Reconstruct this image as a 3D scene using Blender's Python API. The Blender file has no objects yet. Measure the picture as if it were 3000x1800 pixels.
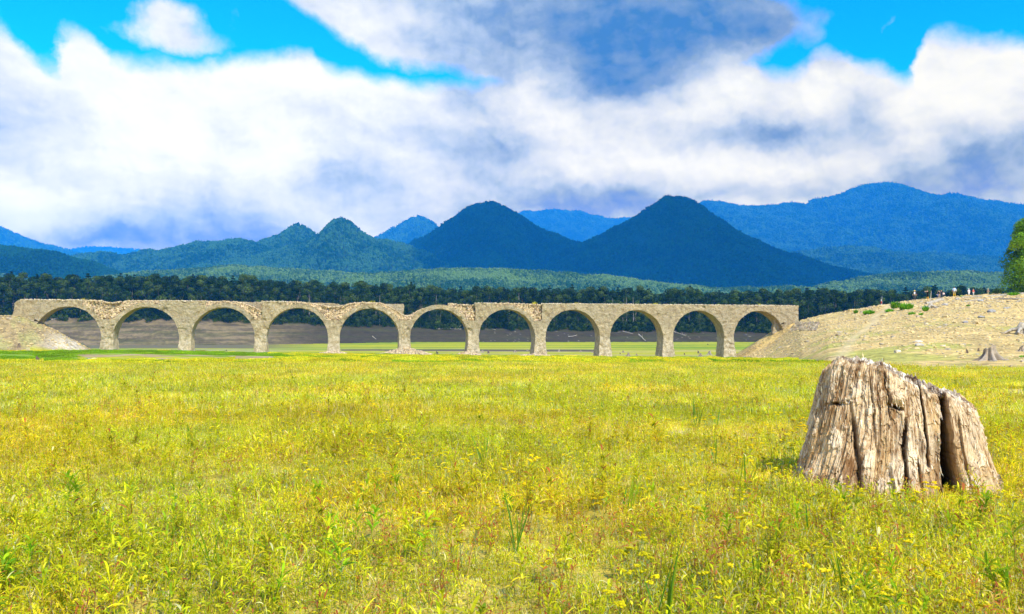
import bpy, math, random
import numpy as np
from mathutils import Vector, Matrix, Euler

PI = math.pi
random.seed(7)
RNG = np.random.default_rng(11)
SC = bpy.context.scene
COL = SC.collection

# ------------------------------------------------------------------ camera
F = 2500.0                      # focal length in photograph pixels (3000 wide)
PITCH = math.atan(92.0 / F)
cam_d = bpy.data.cameras.new("camera")
cam = bpy.data.objects.new("camera", cam_d)
COL.objects.link(cam)
cam_d.sensor_width = 36.0
cam_d.lens = 36.0 * F / 3000.0
cam_d.clip_start = 0.05
cam_d.clip_end = 60000.0
cam.location = (0, 0, 0)
cam.rotation_euler = (PI / 2 + PITCH, 0, 0)
SC.camera = cam


def P(x, y, Y):
    """photo pixel -> point at distance Y in front of the camera"""
    v = 900.0 - y
    d = (x - 1500.0, F * math.cos(PITCH) - v * math.sin(PITCH), F * math.sin(PITCH) + v * math.cos(PITCH))
    k = Y / d[1]
    return Vector((d[0] * k, Y, d[2] * k))


# ------------------------------------------------------------------ light
HAZE, HTOP, HFAR = 0.000098, 1960.0, 13500.0
AIR = (0.01, 0.27, 0.97)            # colour the haze takes on when it is deep
SUN_EL, SUN_AZ = math.radians(48), math.radians(150)
sun_d = bpy.data.lights.new("sun", 'SUN')
sun_d.energy = 5.0
sun_d.angle = math.radians(0.55)
sun_d.color = (1.0, 0.91, 0.74)
sun = bpy.data.objects.new("sun", sun_d)
COL.objects.link(sun)
SUNV = Vector((math.sin(SUN_AZ) * math.cos(SUN_EL), math.cos(SUN_AZ) * math.cos(SUN_EL), math.sin(SUN_EL)))
sun.rotation_euler = (-SUNV).to_track_quat('-Z', 'Y').to_euler()

SC.view_settings.view_transform = 'Standard'
SC.view_settings.look = 'None'
SC.view_settings.gamma = 1.0
SC.view_settings.exposure = 0.45
SC.cycles.max_bounces = 6
SC.cycles.diffuse_bounces = 3
SC.cycles.glossy_bounces = 1
SC.cycles.transmission_bounces = 3
SC.cycles.volume_bounces = 2
SC.cycles.transparent_max_bounces = 6


# ------------------------------------------------------------------ node helper
class NT:
    def __init__(s, tree):
        s.t = tree
        s.n = tree.nodes
        s.n.clear()

    def add(s, kind, **kw):
        n = s.n.new(kind)
        for k, v in kw.items():
            setattr(n, k, v)
        return n

    def lk(s, a, b):
        s.t.links.new(a, b)

    def _in(s, sock, v):
        if v is None:
            return
        if isinstance(v, bpy.types.NodeSocket):
            s.lk(v, sock)
        else:
            sock.default_value = v

    def math(s, op, a, b=None, c=None, clamp=False):
        n = s.add('ShaderNodeMath', operation=op, use_clamp=clamp)
        s._in(n.inputs[0], a); s._in(n.inputs[1], b); s._in(n.inputs[2], c)
        return n.outputs[0]

    def vmath(s, op, a, b=None, c=None):
        n = s.add('ShaderNodeVectorMath', operation=op)
        s._in(n.inputs[0], a); s._in(n.inputs[1], b); s._in(n.inputs[2], c)
        return n.outputs['Value'] if op in ('DOT_PRODUCT', 'LENGTH') else n.outputs[0]

    def mix(s, f, a, b, blend='MIX'):
        n = s.add('ShaderNodeMix', data_type='RGBA', blend_type=blend)
        s._in(n.inputs[0], f); s._in(n.inputs[6], a); s._in(n.inputs[7], b)
        return n.outputs[2]

    def noise(s, vec, scale, detail=4.0, rough=0.5, dist=0.0, color=False, dim='3D'):
        n = s.add('ShaderNodeTexNoise', noise_dimensions=dim)
        s._in(n.inputs['Vector'], vec)
        n.inputs['Scale'].default_value = scale
        n.inputs['Detail'].default_value = detail
        n.inputs['Roughness'].default_value = rough
        n.inputs['Distortion'].default_value = dist
        return n.outputs['Color' if color else 'Fac']

    def voro(s, vec, scale, out='Distance', feature='F1', rnd=1.0):
        n = s.add('ShaderNodeTexVoronoi', feature=feature)
        s._in(n.inputs['Vector'], vec)
        n.inputs['Scale'].default_value = scale
        n.inputs['Randomness'].default_value = rnd
        return n.outputs[out]

    def rng(s, v, a, b, c=0.0, d=1.0, smooth=True):
        n = s.add('ShaderNodeMapRange', interpolation_type='SMOOTHSTEP' if smooth else 'LINEAR')
        s._in(n.inputs[0], v)
        for i, q in enumerate((a, b, c, d)):
            s._in(n.inputs[i + 1], q)
        return n.outputs[0]

    def ramp(s, v, stops):
        n = s.add('ShaderNodeValToRGB')
        cr = n.color_ramp
        while len(cr.elements) > 1:
            cr.elements.remove(cr.elements[-1])
        for i, (p, c) in enumerate(stops):
            e = cr.elements[0] if i == 0 else cr.elements.new(p)
            e.position = p
            e.color = (*c, 1)
        s._in(n.inputs[0], v)
        return n.outputs[0]


# ------------------------------------------------------------------ world: sky and clouds by direction
def build_world():
    w = bpy.data.worlds.new("World")
    SC.world = w
    w.use_nodes = True
    T = NT(w.node_tree)
    out = T.add('ShaderNodeOutputWorld')
    bg = T.add('ShaderNodeBackground')
    bg.inputs[1].default_value = 0.1
    sky = T.add('ShaderNodeTexSky', sky_type='NISHITA')
    sky.sun_disc = False
    sky.sun_elevation = SUN_EL
    sky.sun_rotation = SUN_AZ
    sky.altitude = 500
    tc = T.add('ShaderNodeTexCoord').outputs['Generated']
    sep = T.add('ShaderNodeSeparateXYZ')
    T.lk(tc, sep.inputs[0])
    az = T.math('ARCTAN2', sep.outputs[0], sep.outputs[1])
    el = T.math('ARCSINE', sep.outputs[2])
    cmb = T.add('ShaderNodeCombineXYZ')
    T.lk(az, cmb.inputs[0]); T.lk(el, cmb.inputs[1])
    q = cmb.outputs[0]
    # billow warp
    w1 = T.noise(q, 5.0, 4.0, 0.5, color=True)
    w1 = T.vmath('SUBTRACT', w1, (0.5, 0.5, 0.5))
    qw = T.vmath('MULTIPLY_ADD', w1, (0.12, 0.075, 0.0), q)
    w2 = T.noise(q, 26.0, 5.0, 0.62, color=True)
    w2 = T.vmath('SUBTRACT', w2, (0.5, 0.5, 0.5))
    qw = T.vmath('MULTIPLY_ADD', w2, (0.035, 0.026, 0.0), qw)

    def ang(x, y):               # photo position at 2474 px width -> (azimuth, elevation)
        a = math.atan((x - 1237.0) / 2062.0)
        return a, math.atan((818.0 - y) / 2062.0 * math.cos(a))

    def blob(x, y, rx, ry, amp, src=None):
        a, e = ang(x, y)
        ix, iy = 2062.0 / rx, 2062.0 / ry
        v = T.vmath('MULTIPLY_ADD', src or qw, (ix, iy, 0.0), (-a * ix, -e * iy, 0.0))
        d2 = T.vmath('DOT_PRODUCT', v, v)
        return T.math('MULTIPLY', T.math('POWER', 0.3679, d2), amp)

    def total(lst, base):
        acc = base
        for b in lst:
            acc = T.math('ADD', acc, b)
        return acc
    # outline of the big cloud bank
    fc = T.add('ShaderNodeFloatCurve')
    pts = [(-900, 30), (-500, 90), (-200, 20), (0, 62), (60, 110), (110, 150), (150, 100), (205, 62), (255, 90), (300, 140), (380, 135), (470, 150),
           (560, 128), (640, 138), (700, 112), (740, 150), (850, 160), (940, 170), (1040, 180), (1150, 165), (1250, 130), (1330, 105), (1500, 95),
           (1650, 105), (1720, 110), (1800, 118), (1880, 150), (1960, 120), (2030, 70), (2110, 110), (2180, 140), (2255, 160), (2300, 70), (2360, 62),
           (2420, 80), (2480, 85), (2700, 10), (3000, 120), (3400, 60)]
    A0, A1 = ang(-900, 0)[0], ang(3400, 0)[0]
    cv = fc.mapping.curves[0]
    data = [((ang(x, 0)[0] - A0) / (A1 - A0), ang(x, y)[1] / 0.6) for x, y in pts]
    cv.points[0].location = data[0]
    cv.points[1].location = data[-1]
    for p in data[1:-1]:
        cv.points.new(*p)
    for p in cv.points:
        p.handle_type = 'AUTO'
    fc.mapping.update()
    sw = T.add('ShaderNodeSeparateXYZ')
    T.lk(qw, sw.inputs[0])
    T.lk(T.rng(sw.outputs[0], A0, A1, 0, 1, smooth=False), fc.inputs['Value'])
    edge = T.math('MULTIPLY', fc.outputs[0], 0.6)
    gap = T.math('SUBTRACT', edge, sw.outputs[1])
    bank = T.rng(gap, -0.004, 0.022)
    puffs = total([blob(420, 40, 60, 45, 1.1), blob(395, 108, 85, 28, 0.8), blob(500, 105, 75, 40, 0.5), blob(560, 30, 22, 45, 0.45),
                   blob(60, 30, 40, 30, 0.35), blob(290, 60, 20, 30, 0.3), blob(640, 100, 45, 25, 0.3),
                   blob(880, 40, 130, 60, 1.1), blob(760, 0, 90, 30, 0.8), blob(1000, 60, 110, 80, 1.4), blob(1150, 60, 170, 90, 1.6), blob(1350, 40, 200, 130, 2.0),
                   blob(1550, 60, 200, 110, 2.0), blob(1740, 50, 150, 80, 1.5), blob(1450, 130, 160, 60, 1.5), blob(1620, 130, 120, 50, 1.4),
                   blob(1860, 30, 70, 50, 0.8), blob(2010, 30, 70, 50, 0.8), blob(2190, 40, 14, 45, 0.5),
                   blob(1300, -150, 500, 120, 1.2), blob(300, -260, 500, 110, 1.0), blob(2300, -300, 400, 120, 1.0)], -0.42)
    n1 = T.noise(q, 7.0, 8.0, 0.62)
    puffs = T.math('MULTIPLY_ADD', T.math('SUBTRACT', n1, 0.5), 1.6, puffs)
    puff = T.rng(puffs, 0.0, 0.75)
    rel = []
    qr = T.vmath('MULTIPLY_ADD', w2, (0.02, 0.016, 0.0), T.vmath('MULTIPLY_ADD', w1, (0.05, 0.03, 0.0), q))
    for sc_, off, kk in ((4.0, 0.040, 0.70), (9.0, 0.020, 0.65), (26.0, 0.008, 0.30)):
        qs = T.vmath('MULTIPLY', qr, (1.0, 1.35, 1.0))
        qo = T.vmath('ADD', qs, (off * .6, off, 0.0))
        d_ = T.math('SUBTRACT', T.noise(qs, sc_, 5.0, 0.55), T.noise(qo, sc_, 5.0, 0.55))
        rel.append(T.math('MULTIPLY', d_, kk))
    hi = T.rng(T.noise(tc, 2.2, 6.0, 0.55), 0.50, 0.62)             # more cloud over the rest of the dome
    hi = T.math('MULTIPLY', hi, T.rng(el, 0.50, 0.72))
    cover = T.math('MAXIMUM', T.math('MAXIMUM', bank, puff), hi)
    # light and shade inside the clouds
    nb = T.noise(qw, 3.4, 6.0, 0.5)
    nf = T.noise(qw, 16.0, 6.0, 0.6)
    sh = total([blob(1500, 10, 420, 150, -0.52), blob(1640, 110, 280, 80, -0.20), blob(1420, 150, 320, 50, -0.10), blob(1130, 60, 190, 90, -0.10),
                blob(30, 300, 130, 60, -0.174), blob(610, 520, 260, 90, -0.24), blob(400, 560, 260, 60, -0.14), blob(700, 600, 500, 60, -0.14),
                blob(560, 330, 60, 120, -0.135), blob(800, 450, 140, 60, -0.211), blob(1180, 375, 120, 45, -0.288), blob(1330, 500, 260, 60, -0.327),
                blob(1250, 170, 60, 40, -0.144), blob(1470, 200, 160, 40, -0.336), blob(1860, 335, 190, 45, -0.480), blob(2090, 250, 70, 60, -0.211),
                blob(2380, 390, 200, 50, -0.32), blob(2280, 450, 250, 40, -0.20), blob(1720, 480, 300, 30, -0.211), blob(100, 560, 240, 30, -0.288),
                blob(1000, 330, 130, 30, -0.144), blob(1120, 230, 90, 40, -0.096),
                blob(200, 230, 160, 90, 0.144), blob(60, 480, 140, 40, 0.176), blob(700, 190, 160, 40, 0.240), blob(560, 170, 80, 50, 0.176),
                blob(1290, 190, 80, 50, 0.320), blob(1750, 170, 110, 60, 0.240), blob(2280, 230, 200, 90, 0.280), blob(640, 250, 120, 60, 0.080),
                blob(2000, 180, 90, 70, 0.160), blob(950, 200, 160, 40, 0.176), blob(430, 330, 120, 90, 0.144), blob(1650, 400, 400, 30, 0.112),
                blob(640, 390, 120, 40, 0.120), blob(420, 30, 50, 40, 0.120)], 0.61)
    sh = T.math('MULTIPLY_ADD', T.math('SUBTRACT', nb, 0.5), 0.62, sh)
    sh = T.math('MULTIPLY_ADD', T.math('SUBTRACT', nf, 0.5), 0.10, sh)
    sh = total(rel, sh)
    col = T.ramp(sh, [(0.0, (0.06, 0.27, 0.76)), (0.20, (0.22, 0.40, 0.80)), (0.38, (0.46, 0.61, 0.93)), (0.55, (0.71, 0.79, 1.00)),
                      (0.72, (0.90, 0.94, 1.06)), (1.0, (1.06, 1.06, 1.08))])
    col = T.vmath('SCALE', col)
    col.node.inputs['Scale'].default_value = 7.7
    skyc = T.mix(1.0, sky.outputs[0], (0.0, 1.55, 3.2, 1), 'MULTIPLY')
    final = T.mix(cover, skyc, col)
    # the sky lies behind the valley haze: brighten it by what that air takes away, less what it adds
    path = T.math('MINIMUM', T.math('DIVIDE', HTOP, T.math('MAXIMUM', sep.outputs[2], 0.02)), HFAR)
    tr = T.math('POWER', 2.71828, T.math('MULTIPLY', path, -HAZE))
    add = T.vmath('SCALE', AIR)
    T.lk(T.math('MULTIPLY', T.math('SUBTRACT', 1.0, tr), 10.0), add.node.inputs['Scale'])
    final = T.vmath('MAXIMUM', T.vmath('SUBTRACT', final, add), (0, 0, 0))
    final = T.vmath('SCALE', final)
    T.lk(T.math('DIVIDE', 1.0, tr), final.node.inputs['Scale'])
    T.lk(final, bg.inputs[0])
    T.lk(bg.outputs[0], out.inputs[0])


build_world()


# ------------------------------------------------------------------ numpy noise
def _hash(ix, iy, iz, seed):
    h = (ix.astype(np.int64) * 374761393 + iy.astype(np.int64) * 668265263 + iz.astype(np.int64) * 2147483647 + seed * 974634777) & 0x7FFFFFFF
    h = ((h ^ (h >> 13)) * 1274126177) & 0x7FFFFFFF
    h = h ^ (h >> 16)
    return (h & 0xFFFFF) / float(0xFFFFF)


def vnoise(x, y, z=0.0, seed=0):
    x, y, z = np.broadcast_arrays(np.asarray(x, float), np.asarray(y, float), np.asarray(z, float))
    ix, iy, iz = np.floor(x), np.floor(y), np.floor(z)
    fx, fy, fz = x - ix, y - iy, z - iz
    fx, fy, fz = [f * f * (3 - 2 * f) for f in (fx, fy, fz)]
    r = 0
    for a in (0, 1):
        for b in (0, 1):
            for c in (0, 1):
                wgt = (fx if a else 1 - fx) * (fy if b else 1 - fy) * (fz if c else 1 - fz)
                r = r + wgt * _hash(ix + a, iy + b, iz + c, seed)
    return r * 2 - 1


def fbm(x, y, z=0.0, oct=4, seed=0, gain=0.5):
    r, a, t = 0, 1.0, 0
    for o in range(oct):
        k = 2.03 ** o
        r = r + a * vnoise(np.asarray(x) * k + 13.7 * o, np.asarray(y) * k, np.asarray(z) * k, seed + o)
        t += a
        a *= gain
    return r / t


def domes(x, y, cell, seed=0):
    """tree-crown bumps: height and a random value of the nearest crown"""
    gx, gy = np.floor(x / cell), np.floor(y / cell)
    best = np.full(np.shape(x), -1.0)
    rv = np.zeros(np.shape(x))
    for a in (-1, 0, 1):
        for b in (-1, 0, 1):
            cx, cy = gx + a, gy + b
            px = (cx + 0.15 + 0.7 * _hash(cx, cy, cx * 0, seed)) * cell
            py = (cy + 0.15 + 0.7 * _hash(cx, cy, cx * 0 + 1, seed)) * cell
            rr = _hash(cx, cy, cx * 0 + 2, seed)
            rad = cell * (0.55 + 0.35 * rr)
            d2 = ((x - px) ** 2 + (y - py) ** 2) / rad ** 2
            h = np.sqrt(np.clip(1 - d2, 0, None)) * (0.7 + 0.5 * rr)
            m = h > best
            best = np.where(m, h, best)
            rv = np.where(m, _hash(cx, cy, cx * 0 + 3, seed), rv)
    return best, rv


# ------------------------------------------------------------------ mesh helpers
def mesh_np(name, V, faces, mat=None, smooth=True, col=None, fmat=None, extra=None):
    """faces: list of integer arrays (n,3) or (n,4)"""
    me = bpy.data.meshes.new(name)
    V = np.asarray(V, np.float32)
    faces = [np.asarray(f, np.int32) for f in faces if len(f)]
    me.vertices.add(len(V))
    me.vertices.foreach_set("co", V.ravel())
    li = np.concatenate([f.ravel() for f in faces])
    tot = np.concatenate([np.full(len(f), f.shape[1], np.int32) for f in faces])
    st = np.concatenate([[0], np.cumsum(tot)[:-1]]).astype(np.int32)
    me.loops.add(len(li))
    me.loops.foreach_set("vertex_index", li)
    me.polygons.add(len(tot))
    me.polygons.foreach_set("loop_start", st)
    me.polygons.foreach_set("loop_total", tot)
    if fmat is not None:
        me.polygons.foreach_set("material_index", np.asarray(fmat, np.int32))
    me.polygons.foreach_set("use_smooth", np.full(len(tot), bool(smooth)))
    me.update(calc_edges=True)
    if col is not None:
        a = me.attributes.new("col", 'FLOAT_COLOR', 'POINT')
        c4 = np.ones((len(V), 4), np.float32)
        c4[:, :3] = col
        a.data.foreach_set("color", c4.ravel())
    for k, v in (extra or {}).items():
        a = me.attributes.new(k, 'FLOAT', 'POINT')
        a.data.foreach_set("value", np.asarray(v, np.float32).ravel())
    for m in (mat if isinstance(mat, (list, tuple)) else [mat]):
        if m is not None:
            me.materials.append(m)
    me.validate()
    return me


def obj(name, me, parent=None, loc=None, link=True):
    o = bpy.data.objects.new(name, me)
    if link:
        COL.objects.link(o)
    if parent is not None:
        o.parent = parent
    if loc is not None:
        o.location = loc
    return o


def tag(o, label=None, cat=None, group=None, kind=None):
    if label: o['label'] = label
    if cat: o['category'] = cat
    if group: o['group'] = group
    if kind: o['kind'] = kind
    return o


def empty(name, loc=(0, 0, 0), rz=0.0):
    o = bpy.data.objects.new(name, None)
    o.empty_display_size = 0.2
    COL.objects.link(o)
    o.location = loc
    o.rotation_euler = (0, 0, rz)
    return o


def grid_faces(nu, nv, off=0, wrap=False):
    """vertex index = i*nv + j"""
    i = np.arange(nu if wrap else nu - 1)[:, None]
    j = np.arange(nv - 1)[None, :]
    i2 = (i + 1) % nu
    f = np.stack([i * nv + j, i2 * nv + j, i2 * nv + j + 1, i * nv + j + 1], -1)
    return f.reshape(-1, 4) + off


class Acc:
    """accumulates vertices and faces of one mesh"""

    def __init__(s):
        s.V, s.Q, s.T, s.C, s.n = [], [], [], [], 0

    def add(s, V, Q=None, Tr=None, col=None):
        V = np.asarray(V, float).reshape(-1, 3)
        if Q is not None and len(Q): s.Q.append(np.asarray(Q) + s.n)
        if Tr is not None and len(Tr): s.T.append(np.asarray(Tr) + s.n)
        s.V.append(V)
        if col is not None:
            s.C.append(np.broadcast_to(np.asarray(col, float), V.shape))
        s.n += len(V)

    def mesh(s, name, mat, smooth=True):
        fs = []
        if s.Q: fs.append(np.concatenate(s.Q))
        if s.T: fs.append(np.concatenate(s.T))
        return mesh_np(name, np.concatenate(s.V), fs, mat, smooth, np.concatenate(s.C) if s.C else None)


def tube(acc, pts, rads, sides=6, col=None, cap=True):
    pts = [Vector(p) for p in pts]
    n = len(pts)
    V = []
    for i, p in enumerate(pts):
        d = (pts[min(i + 1, n - 1)] - pts[max(i - 1, 0)])
        d = d.normalized() if d.length > 1e-9 else Vector((0, 0, 1))
        a = d.orthogonal().normalized() if i == 0 else (prev - d * prev.dot(d)).normalized()
        prev = a
        b = d.cross(a)
        for k in range(sides):
            t = 2 * PI * k / sides
            V.append(p + (a * math.cos(t) + b * math.sin(t)) * rads[i])
    Q = []
    for i in range(n - 1):
        for k in range(sides):
            k2 = (k + 1) % sides
            Q.append((i * sides + k, i * sides + k2, (i + 1) * sides + k2, (i + 1) * sides + k))
    Tr = []
    if cap:
        for base, p in ((0, pts[0]), ((n - 1) * sides, pts[-1])):
            V.append(p)
            c = len(V) - 1
            for k in range(sides):
                Tr.append((base + k, base + (k + 1) % sides, c))
    acc.add([tuple(v) for v in V], Q, Tr, col)


# ------------------------------------------------------------------ materials
def new_mat(name):
    m = bpy.data.materials.new(name)
    m.use_nodes = True
    T = NT(m.node_tree)
    out = T.add('ShaderNodeOutputMaterial')
    b = T.add('ShaderNodeBsdfPrincipled')
    b.inputs['Roughness'].default_value = 0.9
    b.inputs['Specular IOR Level'].default_value = 0.2
    T.lk(b.outputs[0], out.inputs[0])
    return m, T, b, out


def gpos(T):
    return T.add('ShaderNodeNewGeometry').outputs['Position']


def attr(T, name='col'):
    a = T.add('ShaderNodeAttribute')
    a.attribute_name = name
    return a.outputs['Color'] if name == 'col' else a.outputs['Fac']


def bump(T, h, strength, dist, b):
    n = T.add('ShaderNodeBump')
    n.inputs['Strength'].default_value = strength
    n.inputs['Distance'].default_value = dist
    T.lk(h, n.inputs['Height'])
    T.lk(n.outputs[0], b.inputs['Normal'])


def simple_mat(name, c, rough=0.8, var=0.2, scale=3.0):
    m, T, b, _ = new_mat(name)
    p = T.add('ShaderNodeTexCoord').outputs['Object']
    n = T.noise(p, scale, 5.0, 0.6)
    lo = tuple(x * (1 - var) for x in c) + (1,)
    hi = tuple(min(1, x * (1 + var)) for x in c) + (1,)
    T.lk(T.mix(T.rng(n, 0.3, 0.7), lo, hi), b.inputs['Base Color'])
    b.inputs['Roughness'].default_value = rough
    return m


def mat_ground():
    m, T, b, _ = new_mat("ground_soil_and_turf")
    p = gpos(T)
    c = attr(T)
    grit = attr(T, 'grit')
    n1 = T.noise(p, 0.35, 6, 0.6)
    n2 = T.noise(p, 2.6, 6, 0.65)
    f = T.math('MULTIPLY_ADD', T.math('SUBTRACT', n1, 0.5), 0.9, 1.0)
    f = T.math('MULTIPLY_ADD', T.math('SUBTRACT', n2, 0.5), 1.1, f)
    v = T.voro(p, 2.2, 'Color')
    vs = T.add('ShaderNodeSeparateColor')
    T.lk(v, vs.inputs[0])
    g = T.math('MULTIPLY', T.math('SUBTRACT', vs.outputs[0], 0.5), grit)
    f = T.math('MULTIPLY_ADD', g, 0.55, f)
    sc = T.vmath('SCALE', c)
    T.lk(f, sc.node.inputs['Scale'])
    T.lk(sc, b.inputs['Base Color'])
    h = T.math('ADD', T.noise(p, 5.0, 5, 0.7), T.math('MULTIPLY', T.voro(p, 2.2), T.math('MULTIPLY', grit, 0.8)))
    bump(T, h, 0.7, 0.12, b)
    return m


def mat_concrete():
    m, T, b, _ = new_mat("weathered_concrete")
    p = gpos(T)
    n0 = T.noise(p, 0.16, 4, 0.6)
    n1 = T.noise(p, 1.5, 7, 0.72)
    n2 = T.noise(p, 5.0, 4, 0.7)
    c = T.ramp(n1, [(0.30, (0.20, 0.14, 0.07)), (0.43, (0.41, 0.30, 0.155)), (0.55, (0.53, 0.405, 0.22)), (0.68, (0.68, 0.54, 0.32))])
    c = T.mix(T.rng(n0, 0.42, 0.62, 0.0, 0.45), c, (0.44, 0.36, 0.23, 1))
    c = T.mix(T.rng(n2, 0.53, 0.66, 0.0, 0.60), c, (0.30, 0.235, 0.14, 1))
    zc = T.add('ShaderNodeSeparateXYZ')
    T.lk(p, zc.inputs[0])
    low = T.rng(T.math('MULTIPLY_ADD', T.noise(p, .5, 4, .6), 3.0, zc.outputs[2]), 4.2, 0.2, 0.0, 0.65)
    c = T.mix(low, c, T.mix(T.rng(n1, .4, .6), (0.52, 0.40, 0.22, 1), (0.78, 0.64, 0.42, 1)))
    sp = T.rng(T.voro(p, 9.0), 0.0, 0.26, 0.35, 0.0)
    c = T.mix(sp, c, (0.70, 0.61, 0.43, 1))
    ms = T.vmath('MULTIPLY', p, (1.0, 1.0, 0.12))
    c = T.mix(T.rng(T.noise(ms, 0.9, 5, 0.65), 0.50, 0.68, 0.0, 0.40), c, (0.30, 0.24, 0.15, 1))
    T.lk(c, b.inputs['Base Color'])
    h = T.math('ADD', T.math('MULTIPLY', T.voro(p, 8.0), -0.25), T.noise(p, 2.4, 9, 0.80))
    bump(T, h, 1.0, 0.5, b)
    return m


def mat_attr(name, var=0.35, scale=9.0, rough=0.9, bumps=0.0, bdist=0.02):
    m, T, b, _ = new_mat(name)
    p = gpos(T)
    n = T.noise(p, scale, 5, 0.6)
    sc = T.vmath('SCALE', attr(T))
    T.lk(T.rng(n, 0.25, 0.75, 1 - var, 1 + var), sc.node.inputs['Scale'])
    T.lk(sc, b.inputs['Base Color'])
    b.inputs['Roughness'].default_value = rough
    if bumps:
        bump(T, n, bumps, bdist, b)
    return m


def mat_leaf(name, transl=0.35, patch=True, rnd=0.25):
    m, T, b, out = new_mat(name)
    c = attr(T)
    oi = T.add('ShaderNodeObjectInfo').outputs['Random']
    f = T.rng(oi, 0, 1, 1 - rnd, 1 + rnd, smooth=False)
    if patch:
        p = gpos(T)
        n = T.noise(p, 0.22, 4, 0.6)
        warm = T.mix(1.0, c, (1.05, 1.0, 0.9, 1), 'MULTIPLY')
        cool = T.mix(1.0, c, (0.90, 1.0, 1.0, 1), 'MULTIPLY')
        c = T.mix(T.rng(n, 0.38, 0.62), cool, warm)
    sc = T.vmath('SCALE', c)
    T.lk(f, sc.node.inputs['Scale'])
    T.lk(sc, b.inputs['Base Color'])
    b.inputs['Roughness'].default_value = 0.6
    b.inputs['Specular IOR Level'].default_value = 0.08
    tr = T.add('ShaderNodeBsdfTranslucent')
    T.lk(sc, tr.inputs[0])
    mx = T.add('ShaderNodeMixShader')
    mx.inputs[0].default_value = transl
    T.lk(b.outputs[0], mx.inputs[1]); T.lk(tr.outputs[0], mx.inputs[2])
    T.lk(mx.outputs[0], out.inputs[0])
    return m


M_GROUND = mat_ground()
M_CONC = mat_concrete()
M_STONE = mat_attr("stone", 0.25, 4.0, 0.95, 0.6, 0.05)
M_CANOPY = mat_attr("wooded_slope", 0.25, 0.11, 0.95)
M_LEAF = mat_leaf("field_leaf", 0.54)
M_TREE = mat_leaf("tree_leaf", 0.25, False, 0.22)
M_BARK = simple_mat("grey_bark", (0.16, 0.13, 0.10))
M_DRIFT = simple_mat("bleached_driftwood", (0.36, 0.30, 0.22), 0.9, 0.35, 6.0)


# ------------------------------------------------------------------ terrain height
TH = math.radians(10.802458)
BX, BY = -76.186, 133.968                 # bridge axis point s = 0 (front face)
BDIR = np.array([math.cos(TH), math.sin(TH)])
BNRM = np.array([-math.sin(TH), math.cos(TH)])    # away from the camera
L = 11.8
TU = np.array([-600., 290, 500, 780, 1186, 1600, 2137, 3600])
TY = np.array([0., 48, 58, 80, 88, 97, 115, 138, 160, 200, 300, 405, 20000])
TZ = np.array([[-1.6, -1.6, -1.72, -2.05, -2.25, -1.75, -1.8, -1.9, -2.3, -2.9, -3.2, -3.3, -3.3],
               [-1.6, -1.6, -1.72, -2.05, -2.25, -1.75, -1.8, -1.92, -2.3, -2.9, -3.2, -3.3, -3.3],
               [-1.6, -1.6, -1.72, -2.05, -2.25, -1.80, -1.9, -2.05, -2.5, -2.9, -3.2, -3.3, -3.3],
               [-1.6, -1.6, -1.75, -2.0, -2.2, -2.0, -2.2, -2.45, -2.7, -3.0, -3.2, -3.1, -3.3],
               [-1.6, -1.6, -1.78, -1.95, -2.1, -2.2, -2.4, -2.70, -2.95, -3.2, -2.8, -2.0, -2.],
               [-1.6, -1.6, -1.78, -1.95, -2.1, -2.25, -2.6, -3.0, -3.40, -3.4, -2.7, -1.9, -2.],
               [-1.6, -1.6, -1.78, -2.0, -2.15, -2.35, -2.8, -3.3, -3.75, -3.6, -2.7, -1.9, -2.],
               [-1.6, -1.6, -1.78, -2.0, -2.15, -2.35, -2.8, -3.3, -3.75, -3.6, -2.7, -1.9, -2.]])


def sstep(x):
    x = np.clip(x, 0, 1)
    return x * x * (3 - 2 * x)


def bank_top(u):
    return np.interp(u, [-500, 120, 600, 900, 1300, 1800, 2100, 3500], [12, 11.4, 10.7, 8.8, 6.3, 5.3, 4.2, 4.2])


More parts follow.
